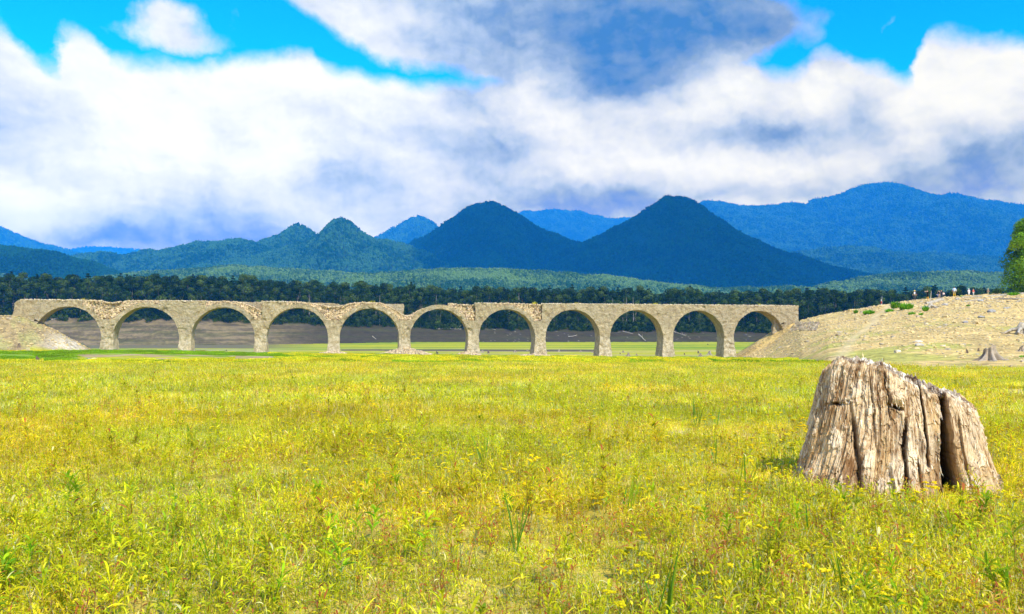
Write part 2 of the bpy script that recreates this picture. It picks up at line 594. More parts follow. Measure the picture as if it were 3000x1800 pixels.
def terrain(X, Y, full=False):
    X = np.asarray(X, float); Y = np.asarray(Y, float)
    u = np.where(Y > 1, 1500 + F * X / np.maximum(Y, 1), 1500 + F * X)
    u = np.clip(u, -600, 3600)
    Yc = np.clip(Y, 0, 19999)
    iu = np.clip(np.searchsorted(TU, u) - 1, 0, len(TU) - 2)
    iy = np.clip(np.searchsorted(TY, Yc) - 1, 0, len(TY) - 2)
    fu = (u - TU[iu]) / (TU[iu + 1] - TU[iu])
    fy = (Yc - TY[iy]) / (TY[iy + 1] - TY[iy])
    z = (TZ[iu, iy] * (1 - fu) * (1 - fy) + TZ[iu + 1, iy] * fu * (1 - fy) + TZ[iu, iy + 1] * (1 - fu) * fy + TZ[iu + 1, iy + 1] * fu * fy)
    nz = fbm(X / 9, Y / 9, 0, 4, 3)
    z = z + 0.06 * nz * np.clip(np.hypot(X, Y) / 12, 0.3, 1)
    # right hill
    uu = [2155, 2250, 2347, 2426, 2591, 2680, 2809, 3000, 3600]
    Yf = np.interp(u, uu, [147, 112, 74, 53, 43, 40, 37.5, 36, 34])
    zf = np.interp(u, uu, [-3.6, -2.9, -2.05, -1.72, -1.62, -1.62, -1.62, -1.62, -1.6])
    Yk = np.interp(u, uu, [152, 153, 153, 151, 147, 144, 141, 140, 138])
    zk = np.interp(u, uu, [-4.2, -1.3, 3.3, 4.3, 5.75, 6.45, 6.95, 7.45, 8.5])
    t = np.clip((Y - Yf) / np.maximum(Yk - Yf, 1), 0, 1)
    sh = 0.45 * t + 0.55 * t * t
    zh = zf + (zk - zf) * sh
    zh = np.where(Y > Yk, zk - np.clip(Y - Yk - 22, 0, None) * 0.22, zh)
    zh = zh + (0.16 * fbm(X / 7, Y / 4, 0, 4, 9) + 0.35 * fbm(X / 25, Y / 25, 0, 2, 19)) * np.clip((Y - Yf) / 10, 0, 1)
    hillm = (u > 2155) & (Y > Yf)
    hill = np.where(hillm, zh, -99)
    z2 = np.maximum(z, hill)
    # left embankment and its end cone (world space, on the bridge axis)
    s = (X - BX) * BDIR[0] + (Y - BY) * BDIR[1]
    d = (X - BX) * BNRM[0] + (Y - BY) * BNRM[1]
    sl = np.clip(s, -90, -2.0)
    dist = np.hypot(s - sl, np.maximum(np.abs(d - 1.6) - 0.6, 0))
    dist = dist + 0.5 * fbm(X / 3.5, Y / 3.5, 0, 3, 21)
    ze = 3.55 - np.clip(dist - 1.6, 0, None) * 0.60 + 0.10 * fbm(X / 1.2, Y / 1.2, 0, 3, 5)
    z3 = np.maximum(z2, ze)
    # right end cone under the last arch
    sl = np.clip(s, 11 * L + 2.0, 200)
    dist2 = np.hypot(s - sl, np.maximum(np.abs(d - 1.6) - 0.8, 0)) + 0.4 * fbm(X / 3, Y / 3, 0, 3, 33)
    zr = 3.2 - np.clip(dist2 - 0.8, 0, None) * 0.66
    zr = zr - np.clip((u - 2325) / 30, 0, 9) ** 1.5 * 1.2
    z4 = np.maximum(z3, zr)
    # far shore bank
    Yt = np.interp(u, [-500, 600, 900, 1300, 3500], [398, 402, 412, 428, 436])
    tb = np.clip((Y - Yt) / 34, 0, 1)
    bt = bank_top(u)
    zb = -3.4 + (bt + 3.4) * (0.85 * tb + 0.15 * sstep(tb)) + 0.5 * fbm(X / 16, Y / 9, 0, 4, 44) * tb
    zb = np.where(Y > Yt + 34, zb + (Y - Yt - 34) * 0.012, zb)
    z5 = np.where(Y > Yt, np.maximum(z4, zb), z4)
    if not full:
        return z5
    return z5, dict(u=u, s=s, d=d, hill=(hillm & (zh > z)), emb=(ze > z2 - 0.02), cone=(zr > z3), bank=(Y > Yt) & (zb > z4), tb=tb, t=t, Yf=Yf, nz=nz)


def hz(x, y):
    return float(terrain(np.array([x]), np.array([y]))[0])


def build_ground():
    dense = np.radians(np.arange(-36, 36.001, 0.085))
    rest = np.radians(np.concatenate([np.arange(-180, -36, 4.0), np.arange(40, 180, 4.0)]))
    ang = np.sort(np.concatenate([dense, rest]))
    r = [0.25]
    while r[-1] < 26000:
        k = 1.022 if r[-1] < 40 else (1.0105 if r[-1] < 385 else (1.0022 if r[-1] < 520 else 1.08))
        r.append(r[-1] * k)
    r = np.array(r)
    A, R = np.meshgrid(ang, r, indexing='ij')
    X, Y = np.sin(A) * R, np.cos(A) * R
    Z, q = terrain(X, Y, True)
    u = q['u']
    C = np.zeros(X.shape + (3,))
    G = np.zeros(X.shape)
    c_field = np.array([0.42, 0.31, 0.04])
    c_soil = np.array([0.52, 0.39, 0.17])
    c_yg = np.array([0.38, 0.34, 0.005])
    c_gr = np.array([0.16, 0.24, 0.008])
    c_sand = np.array([0.40, 0.32, 0.09])
    C[:] = c_field
    n = fbm(X / 2.6, Y / 2.6, 0, 4, 60)
    dry = sstep((n - 0.15) / 0.3)
    # dry patches in the near meadow
    px = [(1.2, 15.2, 1.3, .8), (3.3, 14.2, 1.0, .6), (15.0, 24.0, 3.4, 2.6)]
    pm = 0
    for a, b_, rx, ry in px:
        pm = np.maximum(pm, np.exp(-((X - a) / rx) ** 2 - ((Y - b_) / ry) ** 2))
    w = np.clip(0.08 * dry + pm * 0.9, 0, 1)[..., None]
    C = C * (1 - w) + c_soil * w
    # plain beyond the meadow
    m = sstep((Y - 52) / 10)[..., None]
    band = fbm(X / 60, Y / 7, 0, 4, 71)
    band2 = fbm(X / 90, Y / 14, 0, 3, 77)
    pl = c_yg + (c_gr - c_yg) * sstep((band + 0.1) / 0.35)[..., None]
    pl = pl + (c_sand - pl) * (0.8 * sstep((band2 - 0.30) / 0.15) * (Y > 95))[..., None]
    C = C * (1 - m) + pl * m
    # green strip and bare scarp in front of the left piers
    lm = (u > 230) & (u < 800)
    k = (sstep((u - 230) / 60) * sstep((900 - u) / 200) * sstep((Y - 97) / 3) * (Y < 136))[..., None]
    C = C * (1 - k) + np.array([0.22, 0.31, 0.012]) * k
    k = (lm & (Y > 86) & (Y < 97.5)) * sstep((fbm(X / 3, Y / 2, 0, 3, 5) + 0.25) / 0.3)
    k = k[..., None]
    C = C * (1 - k) + np.array([0.36, 0.24, 0.11]) * k
    k = ((u < 230) & (Y > 62) & (Y < 112))[..., None]
    C = np.where(k, np.array([0.20, 0.29, 0.012]) * 1.0 + 0 * C, C)
    # eroded scarp line far out
    k = ((Y > 214) & (Y < 240) & (u > 1000) & (u < 1750) & (fbm(X / 30, Y / 30, 0, 3, 8) > -0.25))[..., None]
    C = np.where(k, np.array([0.10, 0.07, 0.04]), C)
    k = (sstep((Y - 190) / 6) * sstep((214 - Y) / 4) * sstep((u - 1250) / 80) * sstep((2100 - u) / 80) * sstep((fbm(X / 25, Y / 8, 0, 3, 9) + .1) / .2))[..., None] * 0.6
    C = C * (1 - k) + c_sand * k
    k = (sstep((Y - 262 - 12 * fbm(X / 30, 0 * X, 0, 2, 4)) / 6) * (Y < 410) * sstep((950 - u) / 250))[..., None] * 0.9
    C = C * (1 - k) + np.array([0.13, 0.10, 0.055]) * k
    k = (sstep((Y - 160) / 20) * sstep((250 - Y) / 20) * sstep((900 - u) / 150))[..., None] * 0.7
    C = C * (1 - k) + np.array([0.30, 0.28, 0.10]) * k
    # right hill
    hm = q['hill'] | q['cone']
    hn = fbm(X / 5, Y / 7, 0, 4, 88)
    ch = np.array([0.53, 0.355, 0.12]) * (1 + 0.30 * fbm(X / 2, Y / 2, 0, 3, 14))[..., None]
    gtint = sstep((hn - 0.02) / 0.3) * np.clip(1.35 - q['t'] * 1.5, 0.10, 1) * 0.8
    ch = ch * (1 - gtint[..., None]) + np.array([0.36, 0.33, 0.055]) * gtint[..., None]
    low = sstep((0.10 - q['t'] + 0.08 * hn) / 0.08)[..., None] * 0.75
    ch = ch * (1 - low) + np.array([0.30, 0.33, 0.05]) * low
    # the worn footpath
    pc = np.interp(Y, [55, 80, 95, 112, 128, 150], [2440, 2495, 2525, 2562, 2572, 2610])
    pw = np.exp(-((u - pc + 6 * np.sin(Y / 6)) / np.interp(Y, [60, 140], [26, 12])) ** 2) * (q['t'] > 0.02)
    pw = pw * .6
    ch = ch * (1 - pw[..., None]) + np.array([0.62, 0.45, 0.22]) * pw[..., None]
    C = np.where(hm[..., None], ch, C)
    G = np.where(hm, 1.0 - 0.8 * pw, G)
    # left embankment
    en = fbm(X / 2.2, Y / 2.2, 0, 4, 101)
    ce = np.array([0.28, 0.195, 0.085]) * (1 + 0.55 * en)[..., None]
    ge = sstep((en - 0.05) / 0.25)[..., None] * 0.6
    ce = ce * (1 - ge) + np.array([0.26, 0.25, 0.07]) * ge
    wl = np.exp(-((q['s'] - 7.0) / 2.6) ** 2) * (q['d'] < 3)
    wl = wl[..., None]
    ce = ce * (1 - wl) + np.array([0.48, 0.40, 0.28]) * wl
    C = np.where(q['emb'][..., None], ce, C)
    G = np.where(q['emb'], 1.0, G)
    # far bank of drawn-down mud
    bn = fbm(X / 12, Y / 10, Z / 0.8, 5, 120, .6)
    cb1, cb2, cb3 = np.array([0.185, 0.13, 0.060]), np.array([0.048, 0.035, 0.017]), np.array([0.055, 0.058, 0.014])  # mud tones darkened to carry the cloud shade on the bank
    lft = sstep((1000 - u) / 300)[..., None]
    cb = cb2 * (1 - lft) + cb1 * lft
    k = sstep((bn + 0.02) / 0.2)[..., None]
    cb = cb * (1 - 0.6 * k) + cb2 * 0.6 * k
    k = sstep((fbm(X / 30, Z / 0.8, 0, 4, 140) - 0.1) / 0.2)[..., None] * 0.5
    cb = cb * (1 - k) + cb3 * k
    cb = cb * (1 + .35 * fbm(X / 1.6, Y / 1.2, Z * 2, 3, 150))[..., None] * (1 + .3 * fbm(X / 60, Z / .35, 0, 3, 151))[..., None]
    wsp = (vnoise(X / .9, Y / .9, 0, 155) > .86) * sstep((1300 - u) / -200)
    cb = np.where((wsp > .5)[..., None], np.array([.20, .17, .12]), cb)
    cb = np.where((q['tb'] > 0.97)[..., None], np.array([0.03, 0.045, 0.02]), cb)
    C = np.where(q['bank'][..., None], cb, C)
    V = np.stack([X, Y, Z], -1).reshape(-1, 3)
    fc = grid_faces(len(ang), len(r), 0, True)[:, ::-1]
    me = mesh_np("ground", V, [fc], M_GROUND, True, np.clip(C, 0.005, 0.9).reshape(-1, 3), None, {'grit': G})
    tag(obj("ground", me), "drained lake bed of yellow green weeds, sandy slopes and muddy far shore", kind='structure')


build_ground()


def ico(sub=1):
    t = (1 + 5 ** .5) / 2
    v = [(-1, t, 0), (1, t, 0), (-1, -t, 0), (1, -t, 0), (0, -1, t), (0, 1, t), (0, -1, -t), (0, 1, -t), (t, 0, -1), (t, 0, 1), (-t, 0, -1), (-t, 0, 1)]
    f = [(0, 11, 5), (0, 5, 1), (0, 1, 7), (0, 7, 10), (0, 10, 11), (1, 5, 9), (5, 11, 4), (11, 10, 2), (10, 7, 6), (7, 1, 8), (3, 9, 4), (3, 4, 2), (3, 2, 6), (3, 6, 8), (3, 8, 9), (4, 9, 5), (2, 4, 11), (6, 2, 10), (8, 6, 7), (9, 8, 1)]
    v = [np.array(p) / np.linalg.norm(p) for p in v]
    for _ in range(sub):
        mid, nf = {}, []

        def m_(a, b):
            key = (min(a, b), max(a, b))
            if key not in mid:
                p = v[a] + v[b]
                v.append(p / np.linalg.norm(p)); mid[key] = len(v) - 1
            return mid[key]
        for a, b, c in f:
            ab, bc, ca = m_(a, b), m_(b, c), m_(c, a)
            nf += [(a, ab, ca), (b, bc, ab), (c, ca, bc), (ab, bc, ca)]
        f = nf
    return np.array(v), np.array(f)


ICO1 = ico(1)
ICO0 = ico(0)


# ------------------------------------------------------------------ mountains
def mountain(name, label, Yc, sil, slope, cols, cell=9.0, tree=7.0, seed=0, back=0.8, base=760, floor=-5.0, gully=0.15):
    """wooded mountain: ridge heights from its skyline, slopes falling to both sides of the ridge"""
    Yc = Yc * (1.2 if Yc < 2000 else (1.3 if Yc < 3300 else 1.6))
    xs = np.array([p[0] for p in sil], float); ys = np.array([p[1] for p in sil], float)
    X0, X1 = (xs[0] - 1500) / F * Yc, (xs[-1] - 1500) / F * Yc
    zs = (992 - ys) / F * Yc
    zx = (xs - 1500) / F * Yc
    hmax = zs.max() - floor
    wf = hmax / slope * 1.15
    cell = max(0.0026 * Yc, 4.4)
    x = np.arange(X0, X1, cell)
    y = np.concatenate([np.arange(-wf, cell * 4, cell), np.arange(cell * 4, wf * back, cell * 3)])
    DX, DY = np.meshgrid(x, y, indexing='ij')
    rj = np.random.default_rng(seed)
    DX = DX + rj.uniform(-.42, .42, DX.shape) * cell
    DY = DY + rj.uniform(-.42, .42, DY.shape) * cell
    ridge = np.interp(DX + 0.02 * DY, zx, zs) + hmax * .022 * fbm(DX / (hmax * .16), DX * 0, 0, 3, seed + 60)
    # soften the skyline curve along depth so that spurs, not curtains, come down
    k = np.abs(DY) / wf
    spur = fbm(DX / (hmax * 0.55), DY / (hmax * 0.9), 0, 4, seed + 5)
    h = np.sqrt((slope * np.abs(DY)) ** 2 + (hmax * 0.035) ** 2) - hmax * 0.035
    Z = ridge - h + spur * gully * hmax * sstep(k * 3.2)
    Z = np.maximum(Z, floor + 6 * fbm(DX / 200, DY / 200, 0, 3, seed + 9))
    nn = fbm(DX / (hmax * 0.5 + 60), DY / (hmax * 0.5 + 60), 0, 4, seed + 30)
    Z = Z - cell * .9
    c1, c2 = np.array(cols[0]), np.array(cols[1])
    t = np.clip(0.45 + 0.9 * nn, 0, 1)[..., None]
    C = (c1 * (1 - t) + c2 * t) * .6
    V = np.stack([DX, DY + Yc, Z], -1).reshape(-1, 3)
    sel = (DY < cell * 3) & (np.abs((DX) / (DY + Yc)) < 0.72) & (Z > floor - cell)
    me = mesh_np(name, V, [grid_faces(len(x), len(y))], M_CANOPY, True, C.reshape(-1, 3), None,
                 {'sel': sel.astype(float), 'scl': rj.uniform(.75, 1.25, sel.shape) * cell, 'tone': t})
    o = tag(obj(name, me), label, kind='structure')
    g = bpy.data.node_groups.new("wooded", 'GeometryNodeTree')
    g.interface.new_socket("Geometry", in_out='INPUT', socket_type='NodeSocketGeometry')
    g.interface.new_socket("Geometry", in_out='OUTPUT', socket_type='NodeSocketGeometry')
    n = g.nodes
    gi, go = n.new('NodeGroupInput'), n.new('NodeGroupOutput')
    ci = n.new('GeometryNodeCollectionInfo')
    ci.inputs['Collection'].default_value = cols[2]
    ci.inputs['Separate Children'].default_value = True
    ci.inputs['Reset Children'].default_value = True
    iop = n.new('GeometryNodeInstanceOnPoints')
    iop.inputs['Pick Instance'].default_value = True
    mp = n.new('GeometryNodeMeshToPoints')
    jn = n.new('GeometryNodeJoinGeometry')
    at = {}
    for nm in ('sel', 'scl'):
        q = n.new('GeometryNodeInputNamedAttribute')
        q.data_type = 'FLOAT'
        q.inputs['Name'].default_value = nm
        at[nm] = [s for s in q.outputs if s.enabled and s.name == 'Attribute'][0]
    cmp_ = n.new('FunctionNodeCompare'); cmp_.data_type = 'FLOAT'; cmp_.operation = 'GREATER_THAN'
    g.links.new(at['sel'], cmp_.inputs[0]); cmp_.inputs[1].default_value = 0.5
    ri = n.new('FunctionNodeRandomValue'); ri.data_type = 'INT'
    mx_ = [s for s in ri.inputs if s.enabled and s.name == 'Max'][0]; mx_.default_value = 11
    rr = n.new('FunctionNodeRandomValue'); rr.data_type = 'FLOAT_VECTOR'
    rr.inputs[1].default_value = (0, 0, 6.28)
    g.links.new(gi.outputs[0], mp.inputs[0])
    g.links.new(cmp_.outputs[0], mp.inputs['Selection'])
    g.links.new(mp.outputs[0], iop.inputs['Points'])
    g.links.new(ci.outputs[0], iop.inputs['Instance'])
    g.links.new([s for s in ri.outputs if s.enabled][0], iop.inputs['Instance Index'])
    g.links.new([s for s in rr.outputs if s.enabled][0], iop.inputs['Rotation'])
    g.links.new(at['scl'], iop.inputs['Scale'])
    g.links.new(gi.outputs[0], jn.inputs[0]); g.links.new(iop.outputs[0], jn.inputs[0])
    g.links.new(jn.outputs[0], go.inputs[0])
    md = o.modifiers.new("woods", 'NODES')
    md.node_group = g
    return o


def mat_far_wood(name, lo, hi):
    m, T, b, _ = new_mat(name)
    p = gpos(T)
    oi = T.add('ShaderNodeObjectInfo').outputs['Random']
    n = T.noise(p, 0.006, 5, 0.6)
    k = T.math('MULTIPLY_ADD', T.math('SUBTRACT', oi, 0.5), 1.0, T.rng(n, .32, .68))
    T.lk(T.mix(T.rng(k, 0, 1.1), (*lo, 1), (*hi, 1)), b.inputs['Base Color'])
    b.inputs['Specular IOR Level'].default_value = 0.05
    return m


def far_trees(name, lo, hi):
    m = mat_far_wood(name, lo, hi)
    c = bpy.data.collections.new(name)
    r = np.random.default_rng(3)
    for i in range(12):
        acc = Acc()
        if i < 9:                                     # round crown of lumps
            for k in range(5):
                v, f = ICO0
                w = v * (1 + .3 * r.normal(0, 1, (len(v), 1)) * .6)
                acc.add(w * r.uniform(.30, .45) + np.array([r.normal(0, .24), r.normal(0, .24), .45 + .16 * k]), None, f)
        else:                                          # pointed conifer
            for k in range(4):
                a_ = np.linspace(0, 2 * PI, 7, endpoint=False)
                rad = .46 * (1 - k * .22)
                V = [(math.cos(q) * rad * r.uniform(.7, 1.2), math.sin(q) * rad * r.uniform(.7, 1.2), .1 + .36 * k) for q in a_] + [(0, 0, .75 + .38 * k)]
                acc.add(V, None, [(q, (q + 1) % 7, 7) for q in range(7)])
        me = acc.mesh("far_tree", m, False)
        o = bpy.data.objects.new("%s_%02d" % (name, i), me)
        c.objects.link(o)
    return c


G1 = ((0.002, 0.018, 0.010), (0.006, 0.035, 0.015), far_trees('dark_wood', (.003, .022, .010), (.012, .060, .022)))
G2 = ((0.004, 0.025, 0.010), (0.02, 0.055, 0.02), far_trees('green_wood', (.006, .036, .012), (.045, .125, .035)))
G3 = ((0.02, 0.05, 0.015), (0.07, 0.11, 0.022), far_trees('sunny_wood', (.016, .055, .014), (.12, .20, .040)))
mountain("mountain", "tall dark blue cone with steep sides and a long right tail", 2800,
         [(1380, 860), (1560, 772), (1650, 728), (1719, 707), (1800, 665), (1858, 638), (1900, 612), (1925, 598), (1940, 588), (1955, 580), (1968, 583), (1985, 579), (2005, 580), (2025, 584),
          (2045, 596), (2065, 614), (2084, 632), (2120, 654), (2165, 680), (2210, 700), (2260, 725), (2330, 748), (2420, 772), (2520, 798), (2620, 818), (2720, 840), (2800, 860)], 0.55, G1, 5.5, 7.0, 1)
mountain("mountain", "broad wooded cone left of the tall dark cone", 3200,
         [(1050, 830), (1150, 760), (1212, 706), (1280, 672), (1330, 640), (1365, 610), (1400, 594), (1433, 588), (1455, 591), (1485, 608), (1530, 634), (1590, 668), (1640, 690), (1700, 714), (1760, 750), (1850, 800), (1950, 850)], 0.55, G1, 6.0, 7.0, 2)
mountain("mountain", "small pointed wooded peak with a bare scar near its top", 2500,
         [(560, 850), (680, 780), (760, 745), (840, 725), (900, 706), (930, 690), (950, 672), (975, 646), (1000, 637), (1020, 642), (1045, 660), (1070, 684), (1095, 700), (1140, 705), (1190, 718), (1250, 740), (1330, 790), (1420, 850)], 0.5, G2, 5.0, 6.5, 3)
mountain("mountain", "small rounded wooded peak left of the pointed one", 2900,
         [(420, 860), (600, 760), (700, 730), (770, 705), (820, 690), (845, 668), (870, 660), (890, 664), (915, 682), (940, 696), (990, 720), (1100, 760), (1250, 850)], 0.5, G2, 6.0, 7.0, 4)
mountain("mountain", "low wooded ridge with a flat hump", 2700,
         [(60, 850), (150, 775), (224, 743), (303, 742), (358, 746), (395, 738), (418, 729), (440, 731), (461, 737), (521, 724), (582, 712), (650, 704), (703, 700), (735, 704), (752, 712), (800, 730), (900, 780), (1000, 850)], 0.42, G2, 6.0, 7.0, 5)
mountain("mountain", "dark wooded shoulder sloping down from the left", 1900,
         [(-500, 700), (-200, 708), (0, 722), (80, 735), (160, 740), (230, 760), (300, 780), (360, 800), (480, 850)], 0.35, G1, 5.0, 6.5, 6)
mountain("mountain", "pale distant peak behind the gap between the cones", 5200,
         [(980, 760), (1100, 694), (1140, 670), (1175, 650), (1205, 634), (1225, 631), (1250, 640), (1280, 664), (1330, 700), (1450, 800)], 0.55, G2, 11.0, 10.0, 7)
mountain("mountain", "high hazy mountain with a broad top at the right", 6000,
         [(1850, 850), (1950, 700), (2060, 596), (2120, 592), (2200, 604), (2290, 602), (2330, 594), (2365, 596), (2390, 580), (2450, 570), (2510, 556), (2545, 544), (2595, 538), (2630, 541), (2670, 556), (2710, 568),
          (2750, 577), (2785, 566), (2830, 576), (2865, 590), (2930, 592), (3000, 600), (3100, 600), (3300, 640), (3600, 700)], 0.42, G2, 12.0, 11.0, 8)
mountain("mountain", "faint far ridge fading into cloud between the cones", 7500,
         [(1350, 800), (1480, 640), (1540, 622), (1620, 618), (1700, 622), (1800, 640), (1870, 636), (1960, 610), (2040, 600), (2120, 640), (2250, 800)], 0.5, G2, 22.0, 16.0, 9, back=0.3)
mountain("mountain", "pale long slope falling from the left edge", 5000,
         [(-500, 600), (-200, 640), (0, 668), (60, 690), (120, 712), (180, 728), (230, 742), (300, 770), (400, 850)], 0.45, G2, 12.0, 10.0, 10)
mountain("mountain", "faint low far ridge behind the left valley", 7500,
         [(100, 850), (200, 738), (260, 726), (330, 730), (400, 733), (500, 740), (600, 722), (700, 730), (900, 850)], 0.4, G2, 22.0, 15.0, 11, back=0.3)
mountain("mountain", "sunlit wooded foothills low at the right", 3600,
         [(2150, 850), (2250, 770), (2330, 738), (2400, 732), (2440, 726), (2480, 722), (2540, 728), (2600, 738), (2680, 744), (2760, 742), (2850, 750), (2940, 760), (3050, 756), (3300, 780), (3500, 850)], 0.30, G2, 8.0, 8.0, 12)
mountain("mountain", "lowest wooded rise just behind the far shore woods at the right", 1700,
         [(2300, 880), (2400, 838), (2500, 818), (2600, 806), (2700, 800), (2800, 796), (2900, 800), (3000, 806), (3200, 790), (3600, 800)], 0.22, G3, 4.5, 6.5, 13)
mountain("mountain", "long low green rise in front of the cones", 1500,
         [(700, 880), (850, 835), (1000, 812), (1200, 795), (1350, 786), (1500, 790), (1650, 800), (1800, 812), (1950, 832), (2100, 846), (2300, 842), (2500, 850), (2700, 880)], 0.22, G3, 4.5, 6.5, 14)
mountain("mountain", "low green rise in front of the small peaks", 1600,
         [(-500, 800), (-200, 820), (0, 805), (80, 815), (200, 838), (300, 815), (420, 800), (560, 790), (700, 782), (850, 790), (1000, 800), (1150, 812), (1300, 850)], 0.22, G3, 4.5, 6.5, 15)


# ------------------------------------------------------------------ bridge
DECK, Z0, R_IN, T_R, ZV = 6.10, 0.10, 4.97, 0.70, 2.95
W = 3.1
B_root = empty("arch_bridge", (BX, BY, -2.0), TH)
tag(B_root, "long ruined concrete arch bridge of eleven arches crossing the dry lake bed", "bridge")


def warp(p):
    """roughness shared by every piece of the bridge; p in bridge coordinates (s, d, z)"""
    x, y, z = p[:, 0], p[:, 1], p[:, 2]
    q = p.copy()
    a = 0.12 * fbm(x / 1.3, y / 1.3, z / 1.3, 3, 201, 0.6) + 0.13 * fbm(x / 0.42, y / 0.42, z / 0.42, 3, 207, .6)
    b = 0.10 * fbm(x / 1.2, y / 1.2, z / 1.2, 4, 211, 0.6) + 0.05 * fbm(x / 0.3, y / 0.3, z / 0.3, 2, 217)
    c = 0.10 * fbm(x / 1.2, y / 1.2, z / 1.2, 4, 221, 0.6) + 0.04 * fbm(x / 0.3, y / 0.3, z / 0.3, 2, 227)
    # spalled hollows
    h = sstep((fbm(x / 1.8, y / 3, z / 1.4, 2, 230) - 0.42) / 0.1) * 0.16
    front = y < 0.9
    q[:, 0] += b
    q[:, 1] += a * 1.1 + np.where(front, h, -h)
    q[:, 2] += c * 0.8
    return q


def box_patch(acc, fn, nu, nv, nw):
    """surface of the unit cube mapped by fn(u, v, w) -> (N,3); u,v,w in 0..1"""
    def face(U, V_, W_, flip):
        p = fn(U.ravel(), V_.ravel(), W_.ravel())
        f = grid_faces(U.shape[0], U.shape[1])
        acc.add(warp(p), f[:, ::-1] if flip else f)
    lu, lv, lw = np.linspace(0, 1, nu), np.linspace(0, 1, nv), np.linspace(0, 1, nw)
    for w, fl in ((0, False), (1, True)):
        U, V_ = np.meshgrid(lu, lv, indexing='ij')
        face(U, V_, np.full_like(U, w), fl)
    for v, fl in ((0, True), (1, False)):
        U, W_ = np.meshgrid(lu, lw, indexing='ij')
        face(U, np.full_like(U, v), W_, fl)
    for u, fl in ((0, False), (1, True)):
        V_, W_ = np.meshgrid(lv, lw, indexing='ij')
        face(np.full_like(V_, u), V_, W_, fl)


def world_ground_at(s, d):
    X = BX + s * BDIR[0] + d * BNRM[0]; Y = BY + s * BDIR[1] + d * BNRM[1]
    return hz(X, Y)


OFF = Vector((0, 0, 2.0))            # bridge empty sits at z = -2


def bpart(name, acc, smooth=True, mat=None, label=None):
    me = acc.mesh(name, mat or M_CONC, smooth)
    o = obj(name, me, B_root, OFF)
    if label: o['label'] = label
    return o


PHI = math.asin(ZV / (R_IN + T_R))
# arches
for k in range(1, 12):
    sc_ = (k - 0.5) * L
    acc = Acc()

    def ring(u, v, w, sc_=sc_):
        ph = PHI + (PI - 2 * PHI) * u
        r = R_IN + T_R * v
        return np.stack([sc_ - r * np.cos(ph), w * W, Z0 + r * np.sin(ph)], -1)
    box_patch(acc, ring, 110, 9, 22)
    bpart("arch", acc)

# piers (with the solid head between neighbouring arches)
base_hw = [1.1, 1.08, 1.12, 1.12, 1.16, 1.25, 1.32, 1.34, 1.38, 1.4]
for k in range(1, 11):
    s0 = k * L
    zb = world_ground_at(s0, 0.5) - 0.5
    hwb = base_hw[k - 1]
    n_end = R_IN * math.sin(PHI)

    def pier(u, v, w, s0=s0, zb=zb, hwb=hwb):
        vh = 0.93
        zt = Z0 + n_end
        z = np.where(v <= vh, zb + (zt - zb) * v / vh, zt)
        x = (u * 2 - 1)
        hw_low = (L / 2 - R_IN) + (hwb - (L / 2 - R_IN)) * np.clip((Z0 - z) / (Z0 - zb), 0, 1) ** 1.2
        hw_up = L / 2 - np.sqrt(np.clip(R_IN ** 2 - np.clip(z - Z0, 0, n_end) ** 2, 0, None))
        hw = np.where(z < Z0, hw_low, hw_up)
        topw = L / 2 - (R_IN + T_R) * math.cos(PHI)
        cap = np.where(np.abs(x) * hw < topw, 1.0, np.clip((hw - np.abs(x) * hw) / np.maximum(hw - topw, 1e-3), 0, 1))
        z = z + np.where(v > vh, (v - vh) / (1 - vh) * (ZV - n_end) * cap, 0)
        bat = np.clip((Z0 - z) / 3.6, 0, 1) ** 1.1
        d0, d1 = -0.32 * bat, W + 0.3 * bat
        # worn waist where water and ice gnawed the pier
        waist = 0.13 * np.exp(-((z - (zb + 2.3)) / 0.22) ** 2) * (0.5 + 0.5 * np.sin(s0 * 3 + x * 3))
        return np.stack([s0 + x * hw * (1 - waist * 0.4), d0 + (d1 - d0) * w + waist * (1 - w), z], -1)
    acc = Acc()
    box_patch(acc, pier, 26, 74, 30)
    bpart("pier", acc)

# abutments
for nm, sa, sb, k in (("abutment", -1.75, 0, 0), ("abutment", 11 * L, 11 * L + 1.9, 11)):
    zb = -2.6
    left = (k == 0)

    def abut(u, v, w, left=left, zb=zb):
        n_end = R_IN * math.sin(PHI)
        z = zb + (DECK - 0.05 - zb) * v
        inner = (L / 2 - np.sqrt(np.clip(R_IN ** 2 - np.clip(z - Z0, 0, n_end) ** 2, 0, None)))
        over = z > Z0 + n_end
        topw = L / 2 - np.sqrt(np.clip((R_IN + T_R) ** 2 - np.clip(z - Z0, 0, R_IN + T_R - 0.05) ** 2, 0, None))
        inner = np.where(over, np.minimum(np.maximum(topw + 0.02, 0.2), 2.6), inner)
        if left:
            outer = -1.9 - 0.35 * np.clip((4.9 - z) / 3, 0, 1) + 0.9 * np.clip((z - 5.3) / 0.8, 0, 1) ** 2
            s = outer + (inner - outer) * u
        else:
            outer = 11 * L + 2.0
            s = (11 * L - inner) + (outer - (11 * L - inner)) * u
        return np.stack([s, w * W, z], -1)
    acc = Acc()
    box_patch(acc, abut, 34, 74, 24)
    bpart(nm, acc)


def s_of(x):                       # bridge coordinate of a photo column, on the front face
    t = (x - 1500) / F
    return (t * BY - BX) / (BDIR[0] - t * BDIR[1])


def extr(s):
    """top of the arch rings / pier heads at s"""
    x = np.abs(((s / L) % 1.0) - 0.5) * L
    z = Z0 + np.sqrt(np.clip((R_IN + T_R) ** 2 - x ** 2, 0, None))
    return np.maximum(z, Z0 + ZV)


